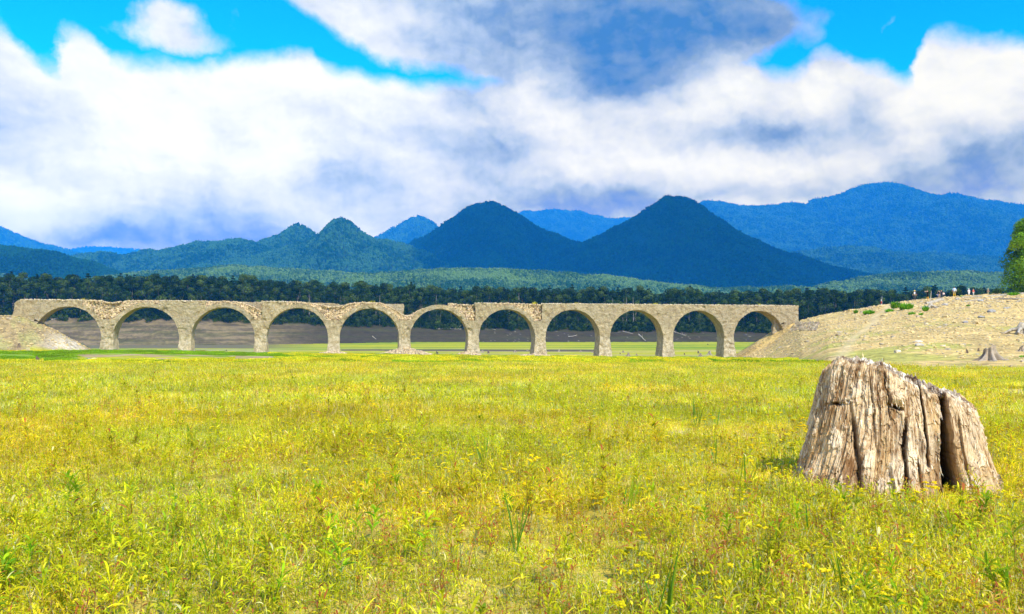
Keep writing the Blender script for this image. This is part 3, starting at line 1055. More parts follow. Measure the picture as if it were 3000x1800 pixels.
def wall(name, sa, sb, d0, d1, ztop, bottom_in=0.03, label=None):
    if sb - sa < 0.3:
        return
    nu = max(6, int((sb - sa) / 0.11))

    def f(u, v, w):
        s = sa + (sb - sa) * u
        ja = 0.16 * fbm(0 * s, 0 * s, v * 6 + sa, 3, 300)
        s = s + ja * (1 - u) ** 8 + ja * u ** 8
        zbt = extr(s) - bottom_in
        zt = np.maximum(ztop(s), zbt + 0.03)
        return np.stack([s, d0 + (d1 - d0) * w, zbt + (zt - zbt) * v], -1)
    acc = Acc()
    box_patch(acc, f, nu, 26, 7)
    bpart(name, acc, label=label)


def tops(pts):
    xs = np.array([s_of(p[0]) for p in pts]); zz = np.array([DECK + p[1] for p in pts])
    return lambda s: np.interp(s, xs, zz) + 0.09 * fbm(s * 1.9, 0 * s, 0 * s, 4, 310, .7)


SL, SR = -1.1, 11 * L + 1.9
front = [([(30, -.05), (80, 0), (150, 0), (238, -.03)], SL, s_of(240)),
         ([(467, -.15), (480, 0), (520, 0), (533, -.25), (541, -.42), (549, -.2), (560, 0), (602, .02)], s_of(468), s_of(602)),
         ([(766, 0), (820, 0), (834, -.12)], s_of(767), s_of(835)),
         ([(1391, -.02), (1395, .05), (1440, .03), (1453, -.12)], s_of(1392.5), s_of(1454)),
         ([(1587, 0), (1700, .02), (1775, 0), (1780, -.1), (1790, 0), (2300, .0), (2346, -.05)], s_of(1588.5), SR)]
for pts, a, b in front:
    wall("spandrel_wall", a, b, 0.0, 0.55, tops(pts))
back = [([(0, 0), (238, -.05)], SL, s_of(240)),
        ([(400, -.2), (430, 0), (602, 0), (765, -.02)], s_of(430), s_of(764)),
        ([(768, 0), (835, 0), (940, -.08), (978, -.15), (984, -.3), (992, -.18), (997, -.5), (1010, -.3), (1040, -.02), (1186, -.15)], s_of(768), s_of(1185)),
        ([(1317, -.12), (1347, -.12), (1351, -.35), (1356, -.16), (1391, -.3)], s_of(1317), s_of(1391)),
        ([(1391, -.1), (1453, -.1), (1588, -.2)], s_of(1391), s_of(1588)),
        ([(1587, 0), (2346, 0)], s_of(1588), SR)]
for pts, a, b in back:
    wall("spandrel_wall", a, b, W - 0.5, W, tops(pts))


# rubble between the walls
def rock_shape(seed, sub=1, angular=0.35):
    v, f = (ICO1 if sub else ICO0)
    v = v.copy()
    r = 1 + angular * vnoise(v[:, 0] * 1.3 + seed * 7.1, v[:, 1] * 1.3, v[:, 2] * 1.3, 400 + seed)
    v = v * r[:, None]
    v = np.sign(v) * np.abs(v) ** 0.8
    return v, f


ROCKS = [rock_shape(i, 0, 0.4) for i in range(12)]


def rotm(r):
    a, b, c = r.uniform(0, 2 * PI, 3)
    return np.array(Euler((a, b, c)).to_matrix())


def add_stones(acc, pts, sizes, colr, flat=(1, 1, 0.7)):
    for p, s in zip(pts, sizes):
        v, f = ROCKS[RNG.integers(12)]
        q = (v * np.array(flat) * s * RNG.uniform(0.7, 1.3, 3)) @ rotm(RNG).T + p
        acc.add(q, None, f, np.array(colr) * RNG.uniform(0.6, 1.2) * np.array([1, RNG.uniform(.93, 1.03), RNG.uniform(.85, 1.05)]))


C_RUB = (0.50, 0.37, 0.21)
rub = [([(238, -.06), (262, -.1), (290, -.15), (310, -.38), (327, -.5), (345, -.28), (370, -.1), (430, -.08), (468, -.06)], 238, 468),
       ([(602, -.10), (655, -.08), (690, -.15), (715, -.45), (740, -1.0), (766, -1.7)], 602, 766),
       ([(835, -.08), (873, -.08), (905, -.25), (932, -.5), (965, -.85), (994, -.8), (1020, -.4), (1045, -.12), (1091, -.06), (1120, -.2), (1140, -.7), (1160, -1.4), (1186, -2.3), (1200, -2.3), (1225, -1.55), (1240, -1.0)], 835, 1240),
       ([(1317, -.12), (1345, -.25), (1370, -.35), (1391, -.4)], 1315, 1391),
       ([(1453, -.06), (1492, -.05), (1530, -.12), (1587, -.22)], 1453, 1588)]
for pts, xa, xb in rub:
    tp = tops(pts)
    sa, sb = s_of(xa), s_of(xb)
    acc = Acc()
    n = int((sb - sa) * 95)
    s = RNG.uniform(sa, sb, n)
    zb_, zt = extr(s) + 0.02, tp(s)
    v = RNG.uniform(0, 1, n) ** 0.9
    h = np.maximum(zt - zb_, 0.04)
    z = zb_ + h * v
    d = 0.22 + 0.7 * v * np.clip(h / 1.5, 0, 1) + RNG.uniform(-.05, .22, n)
    keep = h > 0.10
    P1 = np.stack([s, d, z], -1)[keep]
    sz = RNG.uniform(0.09, 0.24, len(P1)) * np.clip(h[keep] * 1.6, 0.45, 1)
    add_stones(acc, P1, sz, C_RUB, (1.2, 0.9, 0.6))
    n = int((sb - sa) * 42)                       # stones on the top
    s = RNG.uniform(sa, sb, n)
    zt = np.maximum(tp(s), extr(s) + 0.03)
    P2 = np.stack([s, RNG.uniform(0.15, W - 0.5, n), zt + RNG.uniform(-.06, .03, n)], -1)
    add_stones(acc, P2, RNG.uniform(0.07, 0.18, n), C_RUB, (1.2, .9, .6))
    o = bpart("rubble_fill", acc, False, M_STONE)
    o['kind'] = 'stuff'
    # packed core behind the loose stones

    def core(u, v, w):
        s = sa + (sb - sa) * u
        zb2 = extr(s) - 0.02
        zt = np.maximum(tp(s) - 0.08, zb2 + 0.02)
        return np.stack([s, 0.42 + 0.7 * v * np.clip((zt - zb2) / 1.5, 0, 1) + (W - 0.8 - 0.6) * w * 1.0, zb2 + (zt - zb2) * v], -1)
    acc = Acc()
    box_patch(acc, core, max(8, int((sb - sa) / 0.15)), 10, 8)
    acc.C = [np.broadcast_to(np.array([0.30, 0.21, 0.11]), v_.shape) for v_ in acc.V]
    bpart("packed_fill", acc, True, M_STONE)
# gravel bed on top of the intact spans
for a, b in ((SL + .2, s_of(238)), (s_of(468), s_of(602)), (s_of(767), s_of(835)), (s_of(1393), s_of(1453)), (s_of(1589), SR - .2)):
    acc = Acc()
    box_patch(acc, lambda u, v, w: np.stack([a + (b - a) * u, 0.4 + (W - .8) * w, DECK - .45 + .36 * v + 0 * u], -1), max(6, int((b - a) / .3)), 3, 8)
    acc.C = [np.broadcast_to(np.array([0.40, 0.34, 0.22]), v_.shape) for v_ in acc.V]
    bpart("gravel_bed", acc, True, M_STONE)
    acc = Acc()
    n = int((b - a) * 34)
    s = RNG.uniform(a - .1, b + .1, n)
    d = np.abs(RNG.normal(0.05, .35, n)) + .02
    add_stones(acc, np.stack([s, d, DECK + RNG.uniform(-.10, .03, n)], -1), RNG.uniform(.05, .13, n), (.62, .50, .33), (1.2, .9, .6))
    bpart("loose_stones", acc, False, M_STONE)['kind'] = 'stuff'


def bworld(s, d, z):
    return np.array([BX + s * BDIR[0] + d * BNRM[0], BY + s * BDIR[1] + d * BNRM[1], z])


# heaps of fallen stone round pier feet
for k, rx, hgt, lab in ((5, 4.4, 1.25, "big heap of fallen stones round the foot of the fifth pier"), (4, 2.2, 0.45, "low ring of fallen stones round the foot of the fourth pier"),
                        (6, 2.2, 0.6, "heap of fallen stones at the left foot of the sixth pier"), (7, 2.6, 0.35, "thin spread of stones at the left foot of the seventh pier")):
    acc = Acc()
    n = int(900 * rx / 4.4) + 150
    s0 = k * L - (0.9 if k in (6, 7) else (-0.25 if k == 5 else 0))
    for i in range(n):
        a, rr = RNG.uniform(0, 2 * PI), RNG.uniform(0, 1) ** 0.6
        s = s0 + math.cos(a) * rr * rx
        d = -0.2 + math.sin(a) * rr * 2.2 * (1 if math.sin(a) < 0 else 2)
        p = bworld(s, d, 0)
        zz = hz(p[0], p[1]) + hgt * (1 - rr) ** 1.1 * RNG.uniform(0.75, 1) + 0.03
        p[2] = zz
        add_stones(acc, [p], [RNG.uniform(.10, .26)], (0.50, 0.375, 0.22), (1.2, .9, .6))
    # earth core under the heap
    m = 24
    A, R_ = np.meshgrid(np.linspace(0, 2 * PI, m, endpoint=False), np.linspace(0, 1, 8), indexing='ij')
    pts = []
    for a, rr in zip(A.ravel(), R_.ravel()):
        p = bworld(s0 + math.cos(a) * rr * rx * .95, -0.2 + math.sin(a) * rr * 2 * (1 if math.sin(a) < 0 else 2), 0)
        pts.append((p[0], p[1], hz(p[0], p[1]) + hgt * (1 - rr) ** 1.1 * .8 - .05))
    acc.add(pts, grid_faces(m, 8, 0, True), None, (0.5, 0.4, 0.25))
    o = obj("rubble", acc.mesh("rubble", M_STONE, False))
    tag(o, lab, kind='stuff')

print("bridge done")
# ------------------------------------------------------------------ placing by sight line onto the terrain
def ray_ground(x, y, y0=3.0, y1=900.0):
    Ys = np.exp(np.linspace(math.log(y0), math.log(y1), 2500))
    d = P(x, y, 1.0)
    zr = d[2] * Ys
    zt = terrain(d[0] * Ys, Ys)
    k = np.nonzero(zt >= zr)[0]
    if len(k) == 0:
        # sight line passes above the ground: take the closest approach
        i = int(np.argmin((zr - zt) / Ys + (Ys < 40) * 9 + (Ys > 200) * 9))
    else:
        i = int(k[0])
    return Vector((d[0] * Ys[i], Ys[i], zt[i]))


# ------------------------------------------------------------------ leaves and plants
def strips(acc, base, az, e0, droop, ln, wd, col, segs=4, twist=0.0, tip=0.1):
    """arching leaves; every argument is an array over the leaves"""
    N = len(base)
    t = np.linspace(0, 1, segs + 1)
    e = e0[:, None] - droop[:, None] * t[None, :]
    ds = ln[:, None] / segs
    hx = np.concatenate([np.zeros((N, 1)), np.cumsum(np.cos(e[:, :-1]) * ds, 1)], 1)
    hz_ = np.concatenate([np.zeros((N, 1)), np.cumsum(np.sin(e[:, :-1]) * ds, 1)], 1)
    ca, sa = np.cos(az)[:, None], np.sin(az)[:, None]
    cx = base[:, 0:1] + hx * ca
    cy = base[:, 1:2] + hx * sa
    cz = base[:, 2:3] + hz_
    prof = np.sin(PI * (t * 0.86 + 0.10)) ** 0.8
    prof[-1] = tip
    w = wd[:, None] * prof[None, :] * 0.5
    tw = np.asarray(twist)[:, None] if np.ndim(twist) else twist
    sx, sy, sz = -sa * np.cos(tw), ca * np.cos(tw), np.sin(tw) + 0 * ca
    A = np.stack([cx - sx * w, cy - sy * w, cz - sz * w], -1)
    B = np.stack([cx + sx * w, cy + sy * w, cz + sz * w], -1)
    V = np.stack([A, B], 2).reshape(-1, 3)            # leaf, seg, side
    k = np.arange(N)[:, None] * (segs + 1) * 2 + np.arange(segs)[None, :] * 2
    Q = np.stack([k, k + 1, k + 3, k + 2], -1).reshape(-1, 4)
    C = np.repeat(col, (segs + 1) * 2, 0)
    acc.add(V, Q, None, C)


LG, YG, DG = (0.65, 0.59, 0.012), (0.90, 0.73, 0.035), (0.26, 0.34, 0.015)
ST, RD, PK = (0.84, 0.68, 0.28), (0.52, 0.14, 0.04), (0.60, 0.38, 0.10)
SV, FL, OL = (0.58, 0.58, 0.20), (0.88, 0.70, 0.015), (0.52, 0.42, 0.05)


def pick(n, opts, probs, r):
    a = np.array(opts)[r.choice(len(opts), n, p=np.array(probs) / sum(probs))]
    return a * r.uniform(0.75, 1.25, (n, 1)) * r.uniform(0.92, 1.08, (n, 3))


def stemtube(acc, p0, p1, r0, r1, col):
    tube(acc, [p0, ((p0[0] + p1[0]) / 2 + (p1[2] - p0[2]) * .04, (p0[1] + p1[1]) / 2, (p0[2] + p1[2]) / 2), p1], [r0, (r0 + r1) / 2, r1], 4, col, False)


def add_weed(acc, x, y, h, r, nl=None, lw=0.012, ll=0.075, z0=0.0, pal=None, ang0=1.1):
    nl = nl or int(5 + h * 32)
    lx, ly = r.normal(0, 0.12, 2) * h
    red = r.random() < 0.45
    sc = np.array(PK if red else LG) * r.uniform(.7, 1.1)
    stemtube(acc, (x, y, z0), (x + lx, y + ly, z0 + h), 0.0022 + h * .004, 0.0012, sc)
    t = np.sort(r.uniform(0.18, 1.0, nl))
    base = np.stack([x + lx * t, y + ly * t, z0 + h * t], -1)
    az = np.arange(nl) * 2.4 + r.uniform(0, 6) + r.normal(0, .3, nl)
    e0 = ang0 - 0.5 * (1 - t) + r.normal(0, .2, nl)
    ln = ll * r.uniform(0.6, 1.35, nl) * (1.15 - 0.35 * t)
    col = pick(nl, pal or [LG, YG, DG, RD, ST], [0.54, 0.28, 0.10, 0.06, 0.015], r)
    strips(acc, base, az, e0, r.uniform(0.7, 1.9, nl), ln, lw * r.uniform(.7, 1.3, nl), col, 5, r.normal(0, .3, nl))


def add_flower(acc, x, y, h, r):
    lx, ly = r.normal(0, 0.08, 2) * h
    stemtube(acc, (x, y, 0), (x + lx, y + ly, h), 0.002, 0.0015, np.array(SV) * .9)
    n = 9
    t = r.uniform(0.05, 0.8, n)
    strips(acc, np.stack([x + lx * t, y + ly * t, h * t], -1), r.uniform(0, 2 * PI, n), r.uniform(.5, 1.3, n), r.uniform(0, 1, n),
           r.uniform(.03, .06, n), r.uniform(.005, .008, n), pick(n, [SV, LG], [.7, .3], r), 3)
    for k in range(r.integers(4, 8)):                 # flat-topped cluster of small round heads
        a, q = r.uniform(0, 2 * PI), r.uniform(0, .028)
        c = np.array([x + lx + math.cos(a) * q, y + ly + math.sin(a) * q, h + r.uniform(0, .012)])
        stemtube(acc, (x + lx * .85, y + ly * .85, h * .85), tuple(c), .0012, .001, np.array(SV))
        for j in range(5):
            v, f = ICO0
            o = np.array([r.normal(0, .005), r.normal(0, .005), r.normal(0, .002)])
            acc.add(v * np.array([.0072, .0072, .005]) * r.uniform(.8, 1.3) + c + o, None, f, np.array(FL) * r.uniform(.75, 1.1))


def near_tile(seed, S=0.62, dense=1.0):
    r = np.random.default_rng(seed)
    acc = Acc()
    n = int(1100 * dense)                                  # low creeping leaves
    xy = r.uniform(-S / 2, S / 2, (n, 2))
    z = r.uniform(0.0, 0.045, n) * (0.5 + 0.5 * np.sin(xy[:, 0] * 9) ** 2)
    strips(acc, np.c_[xy, z], r.uniform(0, 2 * PI, n), r.uniform(.1, 1.3, n), r.uniform(0, 1.2, n), r.uniform(.014, .040, n), r.uniform(.005, .013, n),
           pick(n, [LG, YG, DG, ST, OL, SV], [.26, .30, .08, .20, .12, .04], r), 2)
    n = int(130 * dense)                                 # grass blades
    xy = r.uniform(-S / 2, S / 2, (n, 2))
    strips(acc, np.c_[xy, 0 * xy[:, 0]], r.uniform(0, 2 * PI, n), r.uniform(.9, 1.5, n), r.uniform(0.1, 1.3, n), r.uniform(.05, .16, n), r.uniform(.003, .006, n),
           pick(n, [LG, YG, DG, ST, RD], [.34, .30, .06, .20, .10], r), 4)
    for k in range(int(26 * dense)):
        add_weed(acc, *r.uniform(-S / 2, S / 2, 2), r.uniform(.05, .17), r, None, .008, .045)
    return acc.mesh("meadow_tile", M_LEAF, False)


def mid_tile(seed, S=1.5, sc=1.0):
    r = np.random.default_rng(seed)
    acc = Acc()
    n = 1500
    xy = r.uniform(-S / 2, S / 2, (n, 2))
    strips(acc, np.c_[xy, 0 * xy[:, 0]], r.uniform(0, 2 * PI, n), r.uniform(.7, 1.5, n), r.uniform(0.1, 1.4, n), r.uniform(.06, .22, n) * sc, r.uniform(.006, .014, n) * sc,
           pick(n, [LG, YG, DG, ST, OL, SV], [.26, .38, .05, .17, .06, .08], r), 2)
    n = 1500
    xy = r.uniform(-S / 2, S / 2, (n, 2))
    strips(acc, np.c_[xy, r.uniform(0, .06, n)], r.uniform(0, 2 * PI, n), r.uniform(.0, 1.1, n), r.uniform(0.1, 1.0, n), r.uniform(.03, .07, n), r.uniform(.012, .022, n),
           pick(n, [LG, YG, DG, ST, OL], [.30, .38, .09, .13, .10], r), 1)
    for k in range(34):
        add_weed(acc, *r.uniform(-S / 2, S / 2, 2), r.uniform(.10, .26) * sc, r, 7, .016, .08)
    return acc.mesh("meadow_tile", M_LEAF, False)


def far_tile(seed, S=3.0, pal=None):
    r = np.random.default_rng(seed)
    acc = Acc()
    n = 1500
    xy = r.uniform(-S / 2, S / 2, (n, 2))
    strips(acc, np.c_[xy, 0 * xy[:, 0]], r.uniform(0, 2 * PI, n), r.uniform(.6, 1.4, n), r.uniform(0.1, 1.2, n), r.uniform(.08, .17, n), r.uniform(.03, .06, n),
           pick(n, pal or [LG, YG, (0.24, 0.36, .012)], [.40, .50, .10], r), 2)
    return acc.mesh("turf_tile", M_LEAF, False)


def protos(name, meshes):
    c = bpy.data.collections.new(name)
    for i, me in enumerate(meshes):
        o = bpy.data.objects.new("%s_%02d" % (name, i), me)
        c.objects.link(o)
    return c


def scatter(name, label, coll, pts, rot, scl, idx):
    """one object of uncountable growth or stones: each point carries one of the prototypes"""
    me = bpy.data.meshes.new(name)
    me.vertices.add(len(pts))
    me.vertices.foreach_set("co", np.asarray(pts, np.float32).ravel())
    for nm, ty, dat, key in (("rot", 'FLOAT_VECTOR', rot, "vector"), ("scl", 'FLOAT', scl, "value"), ("idx", 'INT', idx, "value")):
        a = me.attributes.new(nm, ty, 'POINT')
        a.data.foreach_set(key, np.asarray(dat, np.int32 if ty == 'INT' else np.float32).ravel())
    o = obj(name, me)
    g = bpy.data.node_groups.new(name + "_scatter", 'GeometryNodeTree')
    g.interface.new_socket("Geometry", in_out='INPUT', socket_type='NodeSocketGeometry')
    g.interface.new_socket("Geometry", in_out='OUTPUT', socket_type='NodeSocketGeometry')
    n = g.nodes
    gi, go = n.new('NodeGroupInput'), n.new('NodeGroupOutput')
    ci = n.new('GeometryNodeCollectionInfo')
    ci.inputs['Collection'].default_value = coll
    ci.inputs['Separate Children'].default_value = True
    ci.inputs['Reset Children'].default_value = True
    iop = n.new('GeometryNodeInstanceOnPoints')
    iop.inputs['Pick Instance'].default_value = True
    at = {}
    for nm, ty in (("rot", 'FLOAT_VECTOR'), ("scl", 'FLOAT'), ("idx", 'INT')):
        q = n.new('GeometryNodeInputNamedAttribute')
        q.data_type = ty
        q.inputs['Name'].default_value = nm
        at[nm] = [s for s in q.outputs if s.enabled and s.name == 'Attribute'][0]
    g.links.new(gi.outputs[0], iop.inputs['Points'])
    g.links.new(ci.outputs[0], iop.inputs['Instance'])
    g.links.new(at['idx'], iop.inputs['Instance Index'])
    g.links.new(at['rot'], iop.inputs['Rotation'])
    g.links.new(at['scl'], iop.inputs['Scale'])
    g.links.new(iop.outputs[0], go.inputs[0])
    m = o.modifiers.new("scatter", 'NODES')
    m.node_group = g
    return tag(o, label, kind='stuff')


def fan_points(y0, y1, spacing, r, half=0.68, jitter=0.5, extra=1.5):
    """jittered grid over the ground the camera (and a camera a step aside) can see"""
    out = []
    ys = np.arange(y0, y1, spacing)
    for y in ys:
        w = half * y + extra
        xs = np.arange(-w, w, spacing)
        out.append(np.c_[xs + r.uniform(-jitter, jitter, len(xs)) * spacing, np.full(len(xs), y) + r.uniform(-jitter, jitter, len(xs)) * spacing])
    return np.concatenate(out)


STUMP_C = np.array([4.17, 9.40])
DRY = [(1.2, 15.2, 1.3, .8), (3.3, 14.2, 1.0, .6), (15.0, 24.0, 3.4, 2.6)]


def bare(p):
    m = 0
    for a, b, rx, ry in DRY:
        m = np.maximum(m, np.exp(-((p[:, 0] - a) / rx) ** 2 - ((p[:, 1] - b) / ry) ** 2))
    return m


def place(p, r, lift=0.0, tilt=0.06):
    z = terrain(p[:, 0], p[:, 1])
    rot = np.c_[r.normal(0, tilt, len(p)), r.normal(0, tilt, len(p)), r.uniform(0, 2 * PI, len(p))]
    return np.c_[p, z + lift], rot


r = np.random.default_rng(5)
tiles = protos("near_tile", [near_tile(i) for i in range(6)] + [near_tile(20 + i, 0.62, 0.75) for i in range(3)])
p = fan_points(3.0, 19.0, 0.44, r)
b = bare(p)
dn = fbm(p[:, 0] / 2.6, p[:, 1] / 2.6, 0, 4, 60)
keep = (r.random(len(p)) > b * 0.6) & (np.hypot(*(p - STUMP_C).T) > 0.75)
sparse = (b > 0.25) | (dn > 0.38)
p, sparse = p[keep], sparse[keep]
pt, rot = place(p, r)
hgt = 1.0 + 0.45 * fbm(p[:, 0] / 1.7, p[:, 1] / 1.7, 0, 3, 500)
scatter("grass", "dense yellow green weeds and creeping leaves covering the near lake bed", tiles, pt, rot, hgt * r.uniform(.85, 1.2, len(p)),
        np.where(sparse, r.integers(6, 9, len(p)), r.integers(0, 6, len(p))))

tiles = protos("mid_tile", [mid_tile(40 + i) for i in range(5)])
p = fan_points(18.0, 55.0, 1.0, r, 0.66)
b = bare(p)
hl = terrain(p[:, 0], p[:, 1], True)[1]
p = p[(r.random(len(p)) > b * 1.6) & ~(hl['hill'] & (hl['t'] > 0.03 + .03 * fbm(p[:, 0] / 4, p[:, 1] / 4, 0, 3, 66)))]
pt, rot = place(p, r)
scatter("grass", "thick yellow green weeds filling the middle of the lake bed", tiles, pt, rot,
        (1.0 + 0.35 * fbm(p[:, 0] / 5, p[:, 1] / 5, 0, 3, 501)) * r.uniform(.8, 1.25, len(p)), r.integers(0, 5, len(p)))

tiles = protos("far_tile", [far_tile(60 + i) for i in range(4)] + [far_tile(70 + i, 3.0, [(.24, .40, .012), (.32, .46, .012), (.18, .32, .012)]) for i in range(2)])
p = fan_points(54.0, 150.0, 2.1, r, 0.64)
hl = terrain(p[:, 0], p[:, 1], True)[1]
u = hl['u']
nz = fbm(p[:, 0] / 60, p[:, 1] / 7, 0, 4, 71)
scarp = (u > 230) & (u < 800) & (p[:, 1] > 84) & (p[:, 1] < 98)
p = p[~((hl['hill'] | hl['cone']) & (hl['t'] > 0.05)) & ~hl['emb'] & ~scarp & (r.random(len(p)) > (p[:, 1] - 70) / 150)]
u = 1500 + F * p[:, 0] / p[:, 1]
green = ((u > 200) & (u < 850 - 100 * r.random(len(p))) & (p[:, 1] > 97) & (p[:, 1] < 140)) | ((u < 230) & (p[:, 1] > 72) & (p[:, 1] < 116))
green |= fbm(p[:, 0] / 60, p[:, 1] / 7, 0, 4, 71) > .22
pt, rot = place(p, r)
scatter("grass", "short bright green turf between the meadow and the bridge", tiles, pt, rot, r.uniform(.5, 1.0, len(p)), np.where(green, r.integers(4, 6, len(p)), r.integers(0, 4, len(p))))


# taller single weeds, flower stalks and reed blades over the carpet
def proto_mesh(fn, n, seed):
    out = []
    for i in range(n):
        acc = Acc()
        fn(acc, np.random.default_rng(seed + i))
        out.append(acc.mesh("plant", M_LEAF, False))
    return out


def weed_clump(acc, r):
    for k in range(r.integers(2, 5)):
        add_weed(acc, *r.normal(0, .035, 2), r.uniform(.16, .34), r, None, r.uniform(.009, .016), r.uniform(.07, .125))


def red_clump(acc, r):
    for k in range(r.integers(3, 6)):
        add_weed(acc, *r.normal(0, .05, 2), r.uniform(.12, .30), r, 8, .009, .06, pal=[RD, PK, YG, LG, ST])


def flower_clump(acc, r):
    for k in range(r.integers(2, 6)):
        add_flower(acc, *r.normal(0, .05, 2), r.uniform(.12, .25), r)


def reed_clump(acc, r):
    n = int(r.integers(3, 7))
    strips(acc, np.c_[r.normal(0, .03, (n, 2)), np.zeros(n)], r.uniform(0, 2 * PI, n), r.uniform(1.25, 1.5, n), r.uniform(.0, .35, n), r.uniform(.25, .46, n),
           r.uniform(.010, .020, n), pick(n, [DG, (0.10, 0.26, .02)], [.5, .5], r), 6)


def big_weed(acc, r):
    for k in range(r.integers(1, 4)):
        add_weed(acc, *r.normal(0, .05, 2), r.uniform(.20, .32), r, 13, r.uniform(.014, .021), r.uniform(.10, .15), pal=[(.34, .48, .012), (.44, .52, .012), (.20, .36, .012), (.30, .44, .012), (.52, .54, .014)])


coll = protos("tall_weed", proto_mesh(weed_clump, 8, 700) + proto_mesh(red_clump, 4, 720) + proto_mesh(big_weed, 5, 735))
p = np.concatenate([fan_points(3.4, 7.5, .20, r), fan_points(7.5, 13, .30, r), fan_points(13, 30, .55, r)])
dn = fbm(p[:, 0] / 2.2, p[:, 1] / 2.2, 0, 3, 610)
kp = (r.random(len(p)) < 0.38 + 0.6 * dn - bare(p)) & (np.hypot(*(p - STUMP_C - np.array([-0.0, .0])).T) > 1.0)
p = p[kp]
nb = 60
pb = np.c_[r.uniform(-4.2, 4.2, nb), r.uniform(4.1, 8.5, nb)]
pb = pb[np.abs(pb[:, 0]) < .62 * pb[:, 1]]
pb = pb[np.hypot(*(pb - STUMP_C).T) > 1.3]
nb = len(pb)
p = np.concatenate([p, pb])
pt, rot = place(p, r, 0, .10)
redz = (fbm(p[:, 0] / 3, p[:, 1] / 3, 0, 3, 611) + (p[:, 0] > 2) * .2) > 0.22
scatter("weeds", "taller pointed-leaf weeds standing above the carpet of grass", coll, pt, rot, r.uniform(.65, 1.2, len(p)) * (1 + .25 * (p[:, 1] > 12)),
        np.where(np.arange(len(p)) >= len(p) - nb, r.integers(12, 17, len(p)), np.where(redz & (r.random(len(p)) < .7), r.integers(8, 12, len(p)), r.integers(0, 8, len(p)))))
coll = protos("flower_stalk", proto_mesh(flower_clump, 8, 740))
p = np.concatenate([fan_points(3.8, 14, .36, r), fan_points(14, 32, .55, r)])
dn = fbm(p[:, 0] / 2.0, p[:, 1] / 2.6, 0, 3, 620)
prob = 0.13 + 0.6 * np.clip(dn, -.2, 1) + 0.30 * sstep((p[:, 0] + 0.5) / 3) - 0.12 * (p[:, 0] < -3)
prob = prob * np.where(p[:, 1] > 20, .35, 1)
kp = (r.random(len(p)) < prob - bare(p)) & (np.hypot(*(p - STUMP_C).T) > 0.95)
p = p[kp]
pt, rot = place(p, r, 0, .08)
scatter("wildflowers", "small flat-topped yellow flowers on pale stalks among the weeds", coll, pt, rot, r.uniform(.8, 1.25, len(p)), r.integers(0, 8, len(p)))
coll = protos("reed_blade", proto_mesh(reed_clump, 5, 760))
p = fan_points(4.4, 32, 1.4, r)
p = p[r.random(len(p)) < .20]
p = np.concatenate([p, [[-2.05, 5.9], [1.55, 5.4], [2.05, 5.3], [5.25, 8.15], [5.3, 8.12], [-0.35, 10.5], [3.6, 15.0], [3.3, 15.2]]])
pt, rot = place(p, r, 0, .12)
scatter("reeds", "scattered upright dark green reed blades in the meadow", coll, pt, rot, r.uniform(.7, 1.1, len(p)), r.integers(0, 5, len(p)))


# ------------------------------------------------------------------ the big stump
def mat_stump():
    m, T, b, _ = new_mat("weathered_stump_wood")
    p = T.add('ShaderNodeTexCoord').outputs['Object']
    mp = T.add('ShaderNodeMapping')
    mp.inputs['Scale'].default_value = (1, 1, 0.10)
    T.lk(p, mp.inputs[0])
    fib = T.noise(mp.outputs[0], 42.0, 6, 0.7, 0.3)
    mp2 = T.add('ShaderNodeMapping')
    mp2.inputs['Scale'].default_value = (1, 1, 0.28)
    T.lk(p, mp2.inputs[0])
    big = T.noise(mp2.outputs[0], 5.5, 6, 0.65, 0.4)
    c = attr(T)
    lo = T.mix(1.0, c, (0.42, 0.30, 0.20, 1), 'MULTIPLY')
    hi = T.mix(1.0, c, (1.25, 1.25, 1.22, 1), 'MULTIPLY')
    k = T.math('MULTIPLY_ADD', T.math('SUBTRACT', fib, 0.5), 0.9, big)
    c = T.ramp(k, [(0.0, (0, 0, 0)), (1, (1, 1, 1))])
    cc = T.mix(T.rng(k, 0.30, 0.62), lo, hi)
    T.lk(cc, b.inputs['Base Color'])
    bump(T, T.math('ADD', fib, T.math('MULTIPLY', T.noise(mp2.outputs[0], 30, 5, .7), .8)), 0.9, 0.02, b)
    b.inputs['Roughness'].default_value = 0.95
    return m


M_STUMP = mat_stump()


